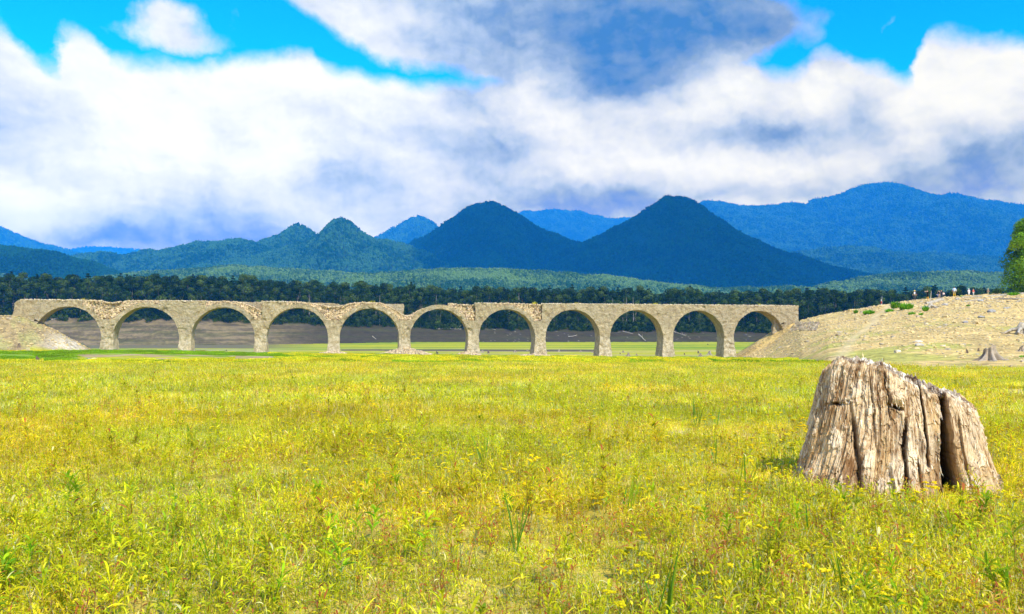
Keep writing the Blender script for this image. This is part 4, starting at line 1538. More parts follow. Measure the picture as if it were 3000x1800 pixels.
def big_stump():
    nth, nv = 1100, 380
    th = np.linspace(0, 2 * PI, nth, endpoint=False)
    xl_z = np.array([-0.2, 0.0, .05, .25, .45, .7, .94, 1.2, 1.38, 1.5]); xl = np.array([-1.22, -1.15, -1.10, -1.0, -.925, -.86, -.79, -.72, -.665, -.65])
    xr_z = np.array([-.2, 0, .11, .43, .71, .885, 1.03, 1.2, 1.4]); xr = np.array([1.06, 1.03, .99, .93, .87, .82, .74, .68, .62])
    topx = np.array([-.72, -.66, -.60, -.3, -.08, .03, .11, .22, .36, .385, .45, .62, .76, .84, .90]); topz = np.array([1.34, 1.385, 1.42, 1.405, 1.37, 1.31, 1.25, 1.19, 1.165, 1.10, 1.10, 1.07, 1.02, .94, .86])
    ct, st = np.cos(th), np.sin(th)
    # rim height for each direction
    ht = np.full(nth, 1.3)
    for _ in range(6):
        a = (np.interp(ht, xr_z, xr) - np.interp(ht, xl_z, xl)) / 2
        c = (np.interp(ht, xr_z, xr) + np.interp(ht, xl_z, xl)) / 2
        ht = np.interp((c + a * ct + 4.17) * 9.4 / (9.4 + a * .8 * st) - 4.17, topx, topz)
    ht = ht - 0.06 * (st < 0) * -st * 0.6 + 0.04 * fbm(th * 3.2, 0 * th, 0 * th, 3, 900) + 0.014 * vnoise(th * 22, 0 * th, 0 * th, 905) + 0.010 * vnoise(th * 60, 0 * th, 0 * th, 907)
    v = np.linspace(0, 1, nv)
    TH2, Vv = np.meshgrid(th, v, indexing='ij')
    HT = ht[:, None]
    Z = -0.2 + (HT + 0.2) * Vv
    A = (np.interp(Z, xr_z, xr) - np.interp(Z, xl_z, xl)) / 2
    Cx = (np.interp(Z, xr_z, xr) + np.interp(Z, xl_z, xl)) / 2
    Bd = A * 0.80
    low = np.clip((1.0 - Z) / 1.1, 0, 1)
    td = np.degrees(TH2) - 360 * (TH2 > PI * 1.5)            # -90 faces the camera

    def g(c, w):
        return np.exp(-(((td - c + 180) % 360 - 180) / w) ** 2)
    wob = 3.0 * vnoise(Z * 3.1, 0 * Z, 0 * Z, 911)
    m = np.ones_like(Z)
    m -= 0.20 * g(40, 9) + 0.15 * g(95, 7) + .2 * g(150, 8)
    m += 0.10 * g(-108, 7) * low ** 2.2 + 0.11 * g(-135, 10) * low ** 2 + 0.10 * g(-42, 10) * low + .10 * g(-86, 5) * low ** 2
    ang = np.stack([np.cos(TH2), np.sin(TH2)], -1)
    ax, ay = ang[..., 0], ang[..., 1]
    rr = 0
    rr += 0.050 * fbm(ax * 2.4, ay * 2.4, Z * 1.4, 3, 920)
    rr += 0.020 * (1 - 2 * np.abs(fbm(ax * 8, ay * 8, Z * 0.9, 3, 930)))
    rr += 0.020 * fbm(ax * 30, ay * 30, Z * 1.8, 3, 940) + 0.010 * (1 - 2 * np.abs(vnoise(ax * 60, ay * 60, Z * 1.5, 941)))
    rr += 0.005 * vnoise(ax * 100, ay * 100, Z * 5, 945)
    fl = fbm(ax * 7, ay * 7, Z * 5.5, 4, 950, .6)            # broken plates of wood
    plate = np.where(fl > 0.12, 0.012, 0.0) + np.where(fl > 0.26, 0.014, 0.0) - np.where(fl < -0.28, 0.018, 0.0)
    rr += plate
    R = m + rr * 1.15
    edge = sstep((Vv - 0.965) / 0.035)
    R = R * (1 - 0.035 * edge)
    X = Cx + A * R * ax
    Y = Bd * R * ay
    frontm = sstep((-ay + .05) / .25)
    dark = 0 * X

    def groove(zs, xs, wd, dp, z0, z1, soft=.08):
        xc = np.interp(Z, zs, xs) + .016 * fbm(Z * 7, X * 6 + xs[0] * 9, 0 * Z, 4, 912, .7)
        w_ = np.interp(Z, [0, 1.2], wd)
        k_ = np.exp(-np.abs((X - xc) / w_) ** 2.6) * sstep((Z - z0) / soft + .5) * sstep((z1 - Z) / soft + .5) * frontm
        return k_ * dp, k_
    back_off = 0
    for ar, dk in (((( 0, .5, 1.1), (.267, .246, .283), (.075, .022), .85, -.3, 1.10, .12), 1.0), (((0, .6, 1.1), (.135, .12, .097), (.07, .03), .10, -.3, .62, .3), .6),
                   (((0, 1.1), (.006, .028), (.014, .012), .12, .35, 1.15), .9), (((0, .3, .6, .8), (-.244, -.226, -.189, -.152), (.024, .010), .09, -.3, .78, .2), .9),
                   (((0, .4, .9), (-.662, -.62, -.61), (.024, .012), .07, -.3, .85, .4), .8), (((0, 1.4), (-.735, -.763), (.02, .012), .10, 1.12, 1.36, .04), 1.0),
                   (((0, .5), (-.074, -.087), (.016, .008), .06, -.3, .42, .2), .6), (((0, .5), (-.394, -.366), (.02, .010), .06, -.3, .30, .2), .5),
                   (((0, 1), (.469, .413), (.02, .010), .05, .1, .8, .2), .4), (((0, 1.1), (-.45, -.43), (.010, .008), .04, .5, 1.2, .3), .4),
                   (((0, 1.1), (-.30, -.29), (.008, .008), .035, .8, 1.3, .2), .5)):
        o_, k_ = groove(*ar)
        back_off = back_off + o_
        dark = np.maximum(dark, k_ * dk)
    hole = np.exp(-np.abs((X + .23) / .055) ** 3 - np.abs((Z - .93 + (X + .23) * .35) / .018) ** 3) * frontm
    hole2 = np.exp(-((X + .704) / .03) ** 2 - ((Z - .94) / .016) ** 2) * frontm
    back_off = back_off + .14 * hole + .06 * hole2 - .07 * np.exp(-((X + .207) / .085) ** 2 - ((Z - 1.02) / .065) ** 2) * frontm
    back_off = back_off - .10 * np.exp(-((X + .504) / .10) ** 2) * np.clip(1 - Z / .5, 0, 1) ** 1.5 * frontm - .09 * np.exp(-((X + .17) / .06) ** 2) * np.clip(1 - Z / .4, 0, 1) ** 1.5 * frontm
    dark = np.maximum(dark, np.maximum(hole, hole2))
    Y = Y + back_off
    X = X + np.maximum(back_off, 0) * .30
    V = np.stack([X, Y, Z], -1)
    # colour of the wood, with shade of the cleft and grooves painted in
    n1 = fbm(ax * 5, ay * 5, Z * 1.3, 4, 960)
    n2 = fbm(ax * 22, ay * 22, Z * 1.6, 3, 970)
    n3 = fbm(ax * 4, ay * 4, Z * 3.5, 4, 980)
    cream, tan, brown, grey = np.array([.62, .46, .28]), np.array([.50, .33, .16]), np.array([.26, .13, .05]), np.array([.50, .41, .30])

    def mixc(a, b_, k):
        return a * (1 - k[..., None]) + b_ * k[..., None]
    C = mixc(cream + 0 * V, tan, sstep((n1 + .15) / .4))
    C = mixc(C, brown, sstep((n2 + n3 * .7 - .18) / .3) * .42)
    C = mixc(C, grey, sstep((n3 * -1 - .1) / .25) * .45)
    C = mixc(C, np.array([.72, .58, .40]), (fl > .22) * .6)
    bz = np.exp(-((X - .11) / .13) ** 2) * sstep((.75 - Z) / .5) * .7 + np.exp(-((X + .70) / .08) ** 2) * sstep((.65 - Z) / .4) * .6
    C = mixc(C, np.array([.40, .22, .09]), np.clip(bz * frontm * (0.6 + n2), 0, .85))
    C = mixc(C, np.array([.11, .058, .024]), np.clip(dark * 1.1, 0, .97))  # shade inside cleft, grooves and holes, painted as dark brown
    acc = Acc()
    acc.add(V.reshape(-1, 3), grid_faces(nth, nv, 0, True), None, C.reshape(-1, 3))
    # rotten, splintered top surface
    nr = 90
    k = np.linspace(0, 1, nr)
    rim = V[:, -1, :]
    cxy = np.array([0.0, 0.0])
    PX = rim[:, None, 0] * (1 - k) + cxy[0] * k
    PY = rim[:, None, 1] * (1 - k) + cxy[1] * k
    zin = np.interp((PX + 4.17) * 9.4 / (9.4 + PY) - 4.17, topx, topz) - 0.05 * sstep(k / .12)[None, :] * 1.0 - 0.10 * sstep((k - .2) / .4)[None, :]
    PZ = rim[:, None, 2] * (1 - sstep(k / .10))[None, :] + zin * sstep(k / .10)[None, :]
    kk = sstep(k / .05)[None, :]
    PZ = PZ + kk * (0.045 * fbm(PX * 9, PY * 9, 0, 4, 990) + 0.03 * vnoise(PX * 45, PY * 45, 0, 991) + .02 * vnoise(PX * 110, PY * 110, 0, 992))
    # the back lip that stands up behind the front edge
    PZ = PZ + kk * 0.05 * np.exp(-((PX - .42) / .1) ** 2) * (PY > 0)
    tn = fbm(PX * 14, PY * 14, 0, 3, 995)
    CT = mixc(np.array([.42, .33, .24]) + np.zeros(PX.shape + (3,)), np.array([.72, .63, .50]), sstep((tn) / .25))
    CT = mixc(CT, np.array([.22, .14, .08]), sstep((fbm(PX * 20, PY * 20, 0, 3, 997) - .05) / .2) * .8)
    acc.add(np.stack([PX, PY, PZ], -1).reshape(-1, 3), grid_faces(nth, nr, 0, True), None, CT.reshape(-1, 3))
    # loose splinters and flakes along the rim and face
    r = np.random.default_rng(77)
    n = 900
    i = r.integers(0, nth, n)
    kk = r.integers(0, 40, n)
    base = np.stack([PX[i, kk], PY[i, kk], PZ[i, kk] - .004], -1)
    strips(acc, base, r.uniform(0, 2 * PI, n), r.uniform(-.3, .9, n), r.uniform(-.5, .5, n), r.uniform(.012, .04, n), r.uniform(.004, .012, n),
           pick(n, [(.60, .48, .33), (.42, .30, .19), (.28, .18, .1), (.7, .6, .45)], [.35, .28, .27, .1], r), 2)
    n = 1300
    i, j = r.integers(0, nth, n), r.integers(60, nv - 2, n)
    base = V[i, j] + np.stack([ax[i, j], ay[i, j], 0 * ax[i, j]], -1) * .003
    strips(acc, base, th[i] + r.normal(0, .5, n), r.choice([-1, 1], n) * r.uniform(1.1, 1.5, n), r.uniform(-.4, .4, n), r.uniform(.02, .09, n), r.uniform(.004, .016, n),
           pick(n, [(.66, .54, .38), (.50, .36, .2), (.30, .17, .08), (.78, .68, .52)], [.4, .25, .15, .2], r), 2)
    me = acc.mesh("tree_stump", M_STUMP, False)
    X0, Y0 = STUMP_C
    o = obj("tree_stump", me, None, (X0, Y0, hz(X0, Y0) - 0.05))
    tag(o, "big weathered stump with a deep dark cleft among the weeds in front", "tree stump", "stumps on the drained lake bed")


big_stump()


# ------------------------------------------------------------------ small stumps
def small_stump_mesh(seed, nroots=6, flare=1.3, dark=False):
    r = np.random.default_rng(seed)
    nth, nv = 72, 22
    th = np.linspace(0, 2 * PI, nth, endpoint=False)
    v = np.linspace(0, 1, nv)
    T2, Vv = np.meshgrid(th, v, indexing='ij')
    root = np.cos(T2 * nroots + r.uniform(0, 6) + 1.2 * np.sin(T2 + r.uniform(0, 6)))
    rad = 0.30 + 0.05 * root + (1 - Vv) ** 2.4 * flare * (0.32 + 0.42 * np.maximum(root, -.4))
    rad += 0.04 * fbm(np.cos(T2) * 6, np.sin(T2) * 6, Vv * 1.5, 3, seed)
    top = 1 + 0.22 * np.cos(T2 + r.uniform(0, 6)) + .12 * vnoise(T2 * 4, 0 * T2, 0 * T2, seed + 3)
    Z = -0.12 + (top + .12) * Vv ** 1.1
    V = np.stack([rad * np.cos(T2), rad * np.sin(T2), Z], -1)
    acc = Acc()
    c = np.array([.17, .12, .08]) if dark else np.array([.30, .235, .165])
    C = c * (0.65 + .6 * sstep((fbm(np.cos(T2) * 9, np.sin(T2) * 9, Vv, 3, seed + 7) + .3) / .6))[..., None]
    acc.add(V.reshape(-1, 3), grid_faces(nth, nv, 0, True), None, C.reshape(-1, 3))
    k = np.linspace(0, 1, 6)
    rim = V[:, -1]
    top_ = rim[:, None, :] * (1 - k)[None, :, None] + np.array([0, 0, .72])[None, None, :] * k[None, :, None]
    acc.add(top_.reshape(-1, 3), grid_faces(nth, 6, 0, True), None, c * .8)
    return acc.mesh("tree_stump", M_STONE, True)


SM = [small_stump_mesh(i, 5 + i % 3, 1.2 + .2 * (i % 2)) for i in range(5)] + [small_stump_mesh(40 + i, 4, .35, True) for i in range(2)]
stumps = [
    (2900, 1056, 38, 2, "grey stump with widely spread roots on the right hand slope", 1.25),
    (55, 1021, 11, 5, "dark stump in green turf at the foot of the left embankment", 1.0),
    (110, 1060, 13, 6, "brown stump at the far edge of the meadow below the left embankment", 1.0),
    (1281, 1040, 9, 0, "pale stump standing alone right of the big stone heap", 1.0),
    (1413, 1034, 7, 1, "small grey stump just right of the sixth pier", 1.0),
    (1431, 1036, 8, 6, "small dark stump a little further right of the sixth pier", 1.0),
    (1509, 1033, 7, 2, "grey stump seen through the seventh arch", 1.0),
    (1545, 1028, 4, 3, "tiny far stump seen through the seventh arch", 1.0),
    (1637, 1031, 6, 4, "small stump seen through the left half of the eighth arch", 1.0),
    (1701, 1032, 5, 0, "small stump seen through the middle of the eighth arch", 1.0),
    (1736, 1034, 5, 1, "small stump close to the left side of the eighth pier", 1.0),
    (1826, 1034, 6, 2, "small stump in the ninth arch behind the pale leaning one", 1.0),
    (1817, 1038, 4, 6, "tiny dark stump at the left of the ninth arch", 1.0),
    (1841, 1045, 10, 3, "pale leaning stump in the ninth arch", 1.0),
    (1865, 1042, 5, 4, "small pale stump just right of the leaning one in the ninth arch", 1.0),
    (2005, 1040, 5, 5, "small dark stump at the left of the tenth arch", 1.0),
    (2046, 1036, 7, 6, "dark rooty stump in the middle of the tenth arch", 1.0),
    (2052, 1045, 8, 0, "low broad stump in front at the middle of the tenth arch", 1.3),
    (2078, 1040, 10, 1, "tall pale stump with roots at the right of the tenth arch", 1.0),
    (2074, 1011, 3, 5, "tiny dark stump far out on the green plain in the tenth arch", 1.3),
    (2833, 1036, 10, 6, "small dark rotten stump up slope left of the spread-root stump", 1.0),
    (2867, 1030, 8, 5, "tiny dark stump just above the spread-root stump", 1.0),
    (2993, 1030, 14, 3, "grey stump cut by the right edge of the slope", 1.0),
    (2395, 1065, 9, 4, "small stump at the grass edge left of the big stump", .8),
    (2737, 1096, 11, 5, "flat low stump at the grass edge behind the big stump", 2.4),
    (2905, 1091, 9, 2, "small low stump below the spread-root stump", 1.4),
    (2960, 1085, 12, 0, "low grey stump right of the small low one", 1.4),
    (663, 1030, 4, 6, "tiny dark stump seen through the third arch", 1.2),
]
for (x, y, hpx, k, lab, wide) in stumps:
    g = ray_ground(x, y)
    if not (12 < g[1] < 420):
        continue
    h = hpx / F * g[1]
    o = obj("tree_stump", SM[k], None, g)
    o.scale = (h * wide, h * wide, h)
    o.rotation_euler = (0, 0.12 if x == 1841 else 0, x * 1.7)
    tag(o, lab, "tree stump", "stumps on the drained lake bed")


# ------------------------------------------------------------------ rocks, logs, wall, pole
def rock(x, y, wpx, hpx, lab, c=(0.62, 0.55, 0.45), seed=0):
    g = ray_ground(x, y)
    v, f = rock_shape(seed + 50, 1, .5)
    w, h = wpx / F * g[1] / 2, hpx / F * g[1] / 2
    acc = Acc()
    acc.add(v * np.array([w, w * .8, h * 1.3]), None, f, c)
    o = obj("rock", acc.mesh("rock", M_STONE, False), None, (g[0], g[1], g[2] + h * .5))
    tag(o, lab, "rock", "larger rocks lying on the slopes")


rock(2691, 1004, 26, 9, "long whitish slab of rock in the middle of the right slope", (.60, .50, .36), 1)
rock(2693, 1015, 24, 9, "grey white rock just below the long whitish slab", (.44, .38, .29), 2)
rock(2762, 1016, 14, 6, "small pale rock right of the whitish slab", (.58, .44, .28), 3)
rock(2629, 1033, 20, 9, "tan rock low on the slope left of the whitish slab", (.60, .48, .32), 4)
rock(2827, 947, 16, 7, "dark grey boulder high on the right slope", (.28, .25, .23), 5)
rock(2875, 932, 18, 7, "dark grey boulder near the crest at the right", (.26, .24, .22), 6)
rock(2905, 916, 22, 9, "larger dark boulder in the broken ground near the crest", (.28, .26, .23), 7)
rock(2873, 884, 16, 6, "grey rock below the long bleached pole", (.36, .33, .30), 8)
rock(2768, 896, 18, 6, "grey flat rock just right of the driftwood root", (.40, .36, .32), 9)
rock(2805, 880, 14, 7, "pair-sized grey rock on the crest under the person in light blue", (.38, .34, .30), 10)
rock(256, 1056, 22, 8, "blue grey rock at the foot of the bare scarp on the left", (.22, .22, .20), 11)
rock(278, 1054, 20, 5, "flat tan rock beside the blue grey rock", (.52, .42, .28), 12)
rock(2712, 951, 12, 5, "small pale rock on the upper right slope", (.50, .40, .26), 13)
rock(2753, 962, 14, 5, "pale flat rock in the middle of the upper right slope", (.52, .42, .28), 14)
rock(2690, 930, 12, 5, "small brown rock above the pale flat ones", (.40, .32, .24), 15)
rock(2950, 905, 18, 6, "grey slab near the right edge of the crest", (.38, .35, .31), 16)


def log(name, lab, pix, r0, r1, cat="driftwood", Yd=None, twigs=0, grp="bleached driftwood"):
    pts = []
    for (x, y) in pix:
        g = ray_ground(x, y) if Yd is None else P(x, y, Yd)
        pts.append(Vector(g) + Vector((0, 0, r0 * 0.7)))
    full = [pts[0]]
    for a, b in zip(pts[:-1], pts[1:]):
        for k in range(1, 5):
            q = a.lerp(b, k / 4)
            full.append(q + Vector((random.uniform(-.3, .3) * r0, 0, random.uniform(-.4, .4) * r0)))
    acc = Acc()
    n = len(full)
    tube(acc, full, [r0 + (r1 - r0) * i / (n - 1) for i in range(n)], 8)
    o = obj(name, acc.mesh(name, M_DRIFT, True))
    tag(o, lab, cat, grp)
    for k in range(twigs):
        a = full[random.randrange(1, n - 1)]
        d = Vector((random.uniform(-1, 1), random.uniform(-.3, .3), random.uniform(.2, 1))).normalized()
        ac = Acc()
        tube(ac, [a, a + d * r0 * 5, a + d * r0 * 9 + Vector((0, 0, -r0))], [r0 * .35, r0 * .25, r0 * .1], 5)
        obj("branch", ac.mesh("branch", M_DRIFT, True), o)
    return o


log("driftwood_log", "thick bleached log on the crest in front of the people", [(2711, 893), (2730, 890), (2752, 884), (2760, 882)], .24, .32, twigs=1)
log("driftwood_log", "long thin pole lying along the crest to the right edge", [(2816, 873), (2880, 872), (2940, 867), (3010, 862)], .13, .20)
log("driftwood_log", "second long bleached pole just below the first", [(2826, 885), (2870, 881), (2912, 877), (3010, 879)], .11, .13)
log("driftwood_log", "large white trunk on the far bank behind the first arch", [(592, 935 - 2), (600, 934), (640, 932)] and [(239, 934), (246, 933), (268, 934)], .5, .3)
log("driftwood_log", "tangled bleached tree lying on the far bank behind the sixth arch", [(1278, 966), (1310, 965), (1352, 967)], .35, .2, twigs=5)
log("driftwood_log", "thin pale log on the far bank in the left half of the ninth arch", [(1825, 972), (1855, 979)], .22, .12, twigs=1)
log("driftwood_log", "pale log pointing down the far bank in the ninth arch", [(1871, 983), (1891, 1001)], .35, .2, twigs=1)
log("driftwood_log", "crossed pale stick on the far bank in the eighth arch", [(1665, 989), (1690, 985)], .2, .12, twigs=2)
log("driftwood_log", "short pale log on the far bank behind the fifth arch", [(1091, 988), (1102, 996)], .22, .15)
log("driftwood_log", "thin grey log high on the far bank in the seventh arch", [(1430, 962), (1452, 969)], .22, .12, twigs=1)
log("driftwood_log", "pale twiggy log on the far bank in the tenth arch", [(1975, 975), (2010, 986)], .25, .12, twigs=3)
log("driftwood_log", "dark grey log on the top edge of the far bank behind the first arch", [(150, 940), (182, 931)], .35, .25)


def root_wad(x, y, sc, lab):
    g = ray_ground(x, y)
    t = empty("driftwood_root", g)
    tag(t, lab, "driftwood", "bleached driftwood")
    acc = Acc()
    tube(acc, [(0, 0, -.1), (.0, 0, .45 * sc), (.12 * sc, 0, .8 * sc)], [.42 * sc, .30 * sc, .2 * sc], 10)
    obj("trunk", acc.mesh("trunk", M_DRIFT, True), t)
    for a in (0.2, 1.1, 2.2, 3.0, 4.0, 5.0, 5.7):
        acc = Acc()
        d = Vector((math.cos(a), math.sin(a), 0))
        tube(acc, [d * .2 * sc + Vector((0, 0, .35 * sc)), d * .7 * sc + Vector((0, 0, .28 * sc)), d * 1.25 * sc + Vector((0, 0, -.02)), d * 1.6 * sc + Vector((.1, 0, .08))],
             [.17 * sc, .12 * sc, .08 * sc, .03 * sc], 7)
        obj("root", acc.mesh("root", M_DRIFT, True), t)


root_wad(2726, 904, .95, "bleached root with spreading arms below the thick log on the crest")
root_wad(2992, 978, 1.1, "dark tangled root at the right edge of the slope")

# fallen concrete block behind the last arch
g = P(2271, 993, 159.5)
acc = Acc()


def blk(u, v, w):
    sx = 0.55 + .25 * np.sin(v * 5)
    return np.stack([(u - .5) * 2 * .62 * (1 - .25 * v) + .25 * v, (w - .5) * 1.3, v * 2.9], -1)


def box_plain(acc, fn, nu, nv, nw):
    for w, fl in ((0, False), (1, True)):
        U, V_ = np.meshgrid(np.linspace(0, 1, nu), np.linspace(0, 1, nv), indexing='ij')
        f = grid_faces(nu, nv)
        p_ = fn(U.ravel(), V_.ravel(), np.full(U.size, float(w)))
        acc.add(p_ + .07 * np.stack([vnoise(*(p_.T * 1.7), 1), vnoise(*(p_.T * 1.7), 2), vnoise(*(p_.T * 1.7), 3)], -1), f[:, ::-1] if fl else f)
    for v, fl in ((0, True), (1, False)):
        U, W_ = np.meshgrid(np.linspace(0, 1, nu), np.linspace(0, 1, nw), indexing='ij')
        f = grid_faces(nu, nw)
        p_ = fn(U.ravel(), np.full(U.size, float(v)), W_.ravel())
        acc.add(p_ + .07 * np.stack([vnoise(*(p_.T * 1.7), 1), vnoise(*(p_.T * 1.7), 2), vnoise(*(p_.T * 1.7), 3)], -1), f[:, ::-1] if fl else f)
    for u, fl in ((0, False), (1, True)):
        V_, W_ = np.meshgrid(np.linspace(0, 1, nv), np.linspace(0, 1, nw), indexing='ij')
        f = grid_faces(nv, nw)
        p_ = fn(np.full(V_.size, float(u)), V_.ravel(), W_.ravel())
        acc.add(p_ + .07 * np.stack([vnoise(*(p_.T * 1.7), 1), vnoise(*(p_.T * 1.7), 2), vnoise(*(p_.T * 1.7), 3)], -1), f[:, ::-1] if fl else f)


box_plain(acc, blk, 10, 24, 10)
o = obj("concrete_block", acc.mesh("concrete_block", M_CONC, True), None, (g[0], g[1], hz(g[0], g[1]) - .25))
tag(o, "leaning grey block of broken concrete on the slope behind the last arch", "concrete block")

# dry stone facing beside the right abutment
acc = Acc()
for y in np.arange(946, 972, 2.6):
    for x in np.arange(2326 + (971 - y) * 0.9 - 14, 2392 + (971 - y) * .4, 3.6):
        g = ray_ground(x + RNG.uniform(-1, 1), y + RNG.uniform(-.5, .5))
        add_stones(acc, [np.array(g) + np.array([0, 0, .05])], [RNG.uniform(.11, .17)], (.34, .27, .18), (1.25, .9, .6))
o = obj("stone_wall", acc.mesh("stone_wall", M_STONE, False))
tag(o, "patch of dry stone facing on the slope beside the right end of the bridge", "stone wall")

# red and white marker pole
g = ray_ground(2582, 897)
t = empty("marker_pole", g)
tag(t, "thin red and white marker pole standing on the crest left of the people", "pole")
for i, (a, b, c) in enumerate(((0, .35, (.7, .66, .6)), (.35, .8, (.62, .06, .04)), (.8, 1.1, (.7, .66, .6)))):
    acc = Acc()
    tube(acc, [(0, 0, a - (.2 if i == 0 else 0)), (0, 0, (a + b) / 2), (0, 0, b)], [.045] * 3, 8)
    obj("pole_band", acc.mesh("pole_band", simple_mat("pole_paint", c), True), t)
# the thin pole standing bare above it
acc = Acc()
tube(acc, [(0, 0, 1.1), (0, 0, 1.5)], [.02, .015], 6)
obj("tip", acc.mesh("tip", simple_mat("pole_tip", (.35, .3, .25)), True), t)

# gravel on both slopes
coll = protos("slope_stone", [(lambda a: (a.add(rock_shape(80 + i, 0, .45)[0] * np.array([1, .8, .45]), None, ICO0[1], (.54, .39, .17) if i % 4 else (.36, .28, .18)), a.mesh("stone", M_STONE, False))[1])(Acc()) for i in range(8)])
r = np.random.default_rng(31)
n = 52000
X, Y = r.uniform(28, 110, n), r.uniform(45, 160, n)
q = terrain(X, Y, True)
u = 1500 + F * X / Y
kp = q[1]['hill'] & (u < 3250) & (r.random(n) < (0.35 + .65 * q[1]['t'])) & (np.abs(u - np.interp(Y, [55, 80, 95, 112, 128, 150], [2440, 2495, 2525, 2562, 2572, 2610])) > 14)
p1 = np.c_[X, Y, q[0]][kp]
n = 5200
s, d = r.uniform(-30, 9, n), r.uniform(-10, 9, n)
X = BX + s * BDIR[0] + d * BNRM[0]; Y = BY + s * BDIR[1] + d * BNRM[1]
q = terrain(X, Y, True)
p2 = np.c_[X, Y, q[0]][q[1]['emb']]
pp = np.concatenate([p1, p2])
scl = np.exp(r.normal(math.log(.085), .50, len(pp)))
big = (r.random(len(pp)) < .012) & (pp[:, 2] > 3)
scl = np.where(big, scl * 2.0, scl) * np.where(pp[:, 2] > 4.2, 1.5, 1.0)
rot = np.c_[r.normal(0, .2, len(pp)), r.normal(0, .2, len(pp)), r.uniform(0, 6.28, len(pp))]
scatter("gravel", "loose tan and grey stones strewn over the sandy slopes", coll, pp, rot, np.clip(scl, .04, .6), r.integers(0, 8, len(pp)))


# ------------------------------------------------------------------ green clumps
def tuft(name, x, y, wpx, hpx, lab, n=260, cat="grass clump", grp="green grass clumps", Y=None, cols=None):
    g = ray_ground(x, y) if Y is None else P(x, y, Y)
    w, h = 1.2 * wpx / F * g[1], 1.3 * hpx / F * g[1]
    r = np.random.default_rng(int(x * 7 + y))
    acc = Acc()
    a, q = r.uniform(0, 2 * PI, n), r.uniform(0, 1, n) ** .6
    base = np.stack([np.cos(a) * q * w * .42, np.sin(a) * q * w * .35, np.full(n, -.05)], -1)
    strips(acc, base, a + r.normal(0, .8, n), r.uniform(1.0, 1.5, n), r.uniform(.1, 1.1, n), h * r.uniform(.6, 1.15, n) * (1.1 - .4 * q), np.full(n, h * .09 + .01),
           pick(n, cols or [(.18, .44, .015), (.28, .52, .02), (.10, .30, .01)], [.4, .35, .25], r), 3)
    o = obj(name, acc.mesh(name, M_LEAF, False), None, g)
    tag(o, lab, cat, grp)


tuft("grass_clump", 2655, 907, 34, 17, "round bright green clump, right one of the big pair below the crest", 500)
tuft("grass_clump", 2624, 904, 22, 18, "upright bright green clump, left one of the big pair below the crest", 400)
tuft("grass_clump", 2606, 914, 24, 9, "low green clump at the left foot of the big pair")
tuft("grass_clump", 2545, 921, 30, 12, "green clump on the crest line left of the big pair", 400)
tuft("grass_clump", 2507, 919, 9, 10, "small narrow green clump on the crest, leftmost on the slope")
tuft("grass_clump", 2672, 922, 20, 8, "low green patch right below the big pair")
tuft("grass_clump", 2711, 912, 12, 14, "green sprig beside the driftwood root")
tuft("grass_clump", 2838, 898, 14, 5, "thin green tuft among the stones of the upper slope")
tuft("grass_clump", 2817, 871, 8, 5, "tiny tuft at the left end of the long pole")
tuft("grass_clump", 2698, 924, 10, 7, "small green sprig under the driftwood root")
tuft("grass_clump", 2970, 866, 34, 9, "grass under the tree at the right edge", 400)
tuft("grass_clump", 2995, 1046, 16, 6, "green tuft below the stump at the right edge")
for i, (x, lab) in enumerate(((238, "tiny tuft on the deck above the first arch"), (1570, "tall tuft on the deck left of the eighth arch"), (1695, "yellowish tuft on the deck above the eighth arch"),
                              (1925, "tuft on the deck between the eighth and ninth arches"), (2232, "yellowish tufts on the deck above the last arch"), (1090, "low yellow tuft over the crown of the fifth arch"))):
    s = s_of(x)
    w_ = bworld(s, 0.9, DECK - .1)
    x_, y_ = 1500 + F * w_[0] / w_[1], 992 - F * w_[2] / w_[1]
    r = np.random.default_rng(i)
    acc = Acc()
    n = 60
    strips(acc, np.c_[r.normal(0, .18, n), r.normal(0, .12, n), np.zeros(n)], r.uniform(0, 6.28, n), r.uniform(1, 1.5, n), r.uniform(.1, 1, n), r.uniform(.2, .6, n), np.full(n, .05),
           pick(n, [LG, YG, (.5, .38, .06)], [.4, .4, .2], r), 3)
    tag(obj("grass_tuft", acc.mesh("grass_tuft", M_LEAF, False), None, w_), lab, "grass tuft", "tufts growing on the bridge")


# ------------------------------------------------------------------ trees
def leaf_cards(acc, C, N, size, col, r):
    n = len(C)
    a = r.normal(0, 1, (n, 3)); a /= np.linalg.norm(a, axis=1)[:, None]
    nn = N + 0.7 * a; nn /= np.linalg.norm(nn, axis=1)[:, None]
    t = np.cross(nn, r.normal(0, 1, (n, 3))); t /= np.linalg.norm(t, axis=1)[:, None] + 1e-9
    b_ = np.cross(nn, t)
    s = (size * r.uniform(.6, 1.3, n))[:, None]
    V = np.stack([C - t * s * .6, C - b_ * s * .45, C + t * s * .7, C + b_ * s * .4], 1).reshape(-1, 3)
    k = np.arange(n)[:, None] * 4 + np.arange(4)
    acc.add(V, k, None, np.repeat(col, 4, 0))


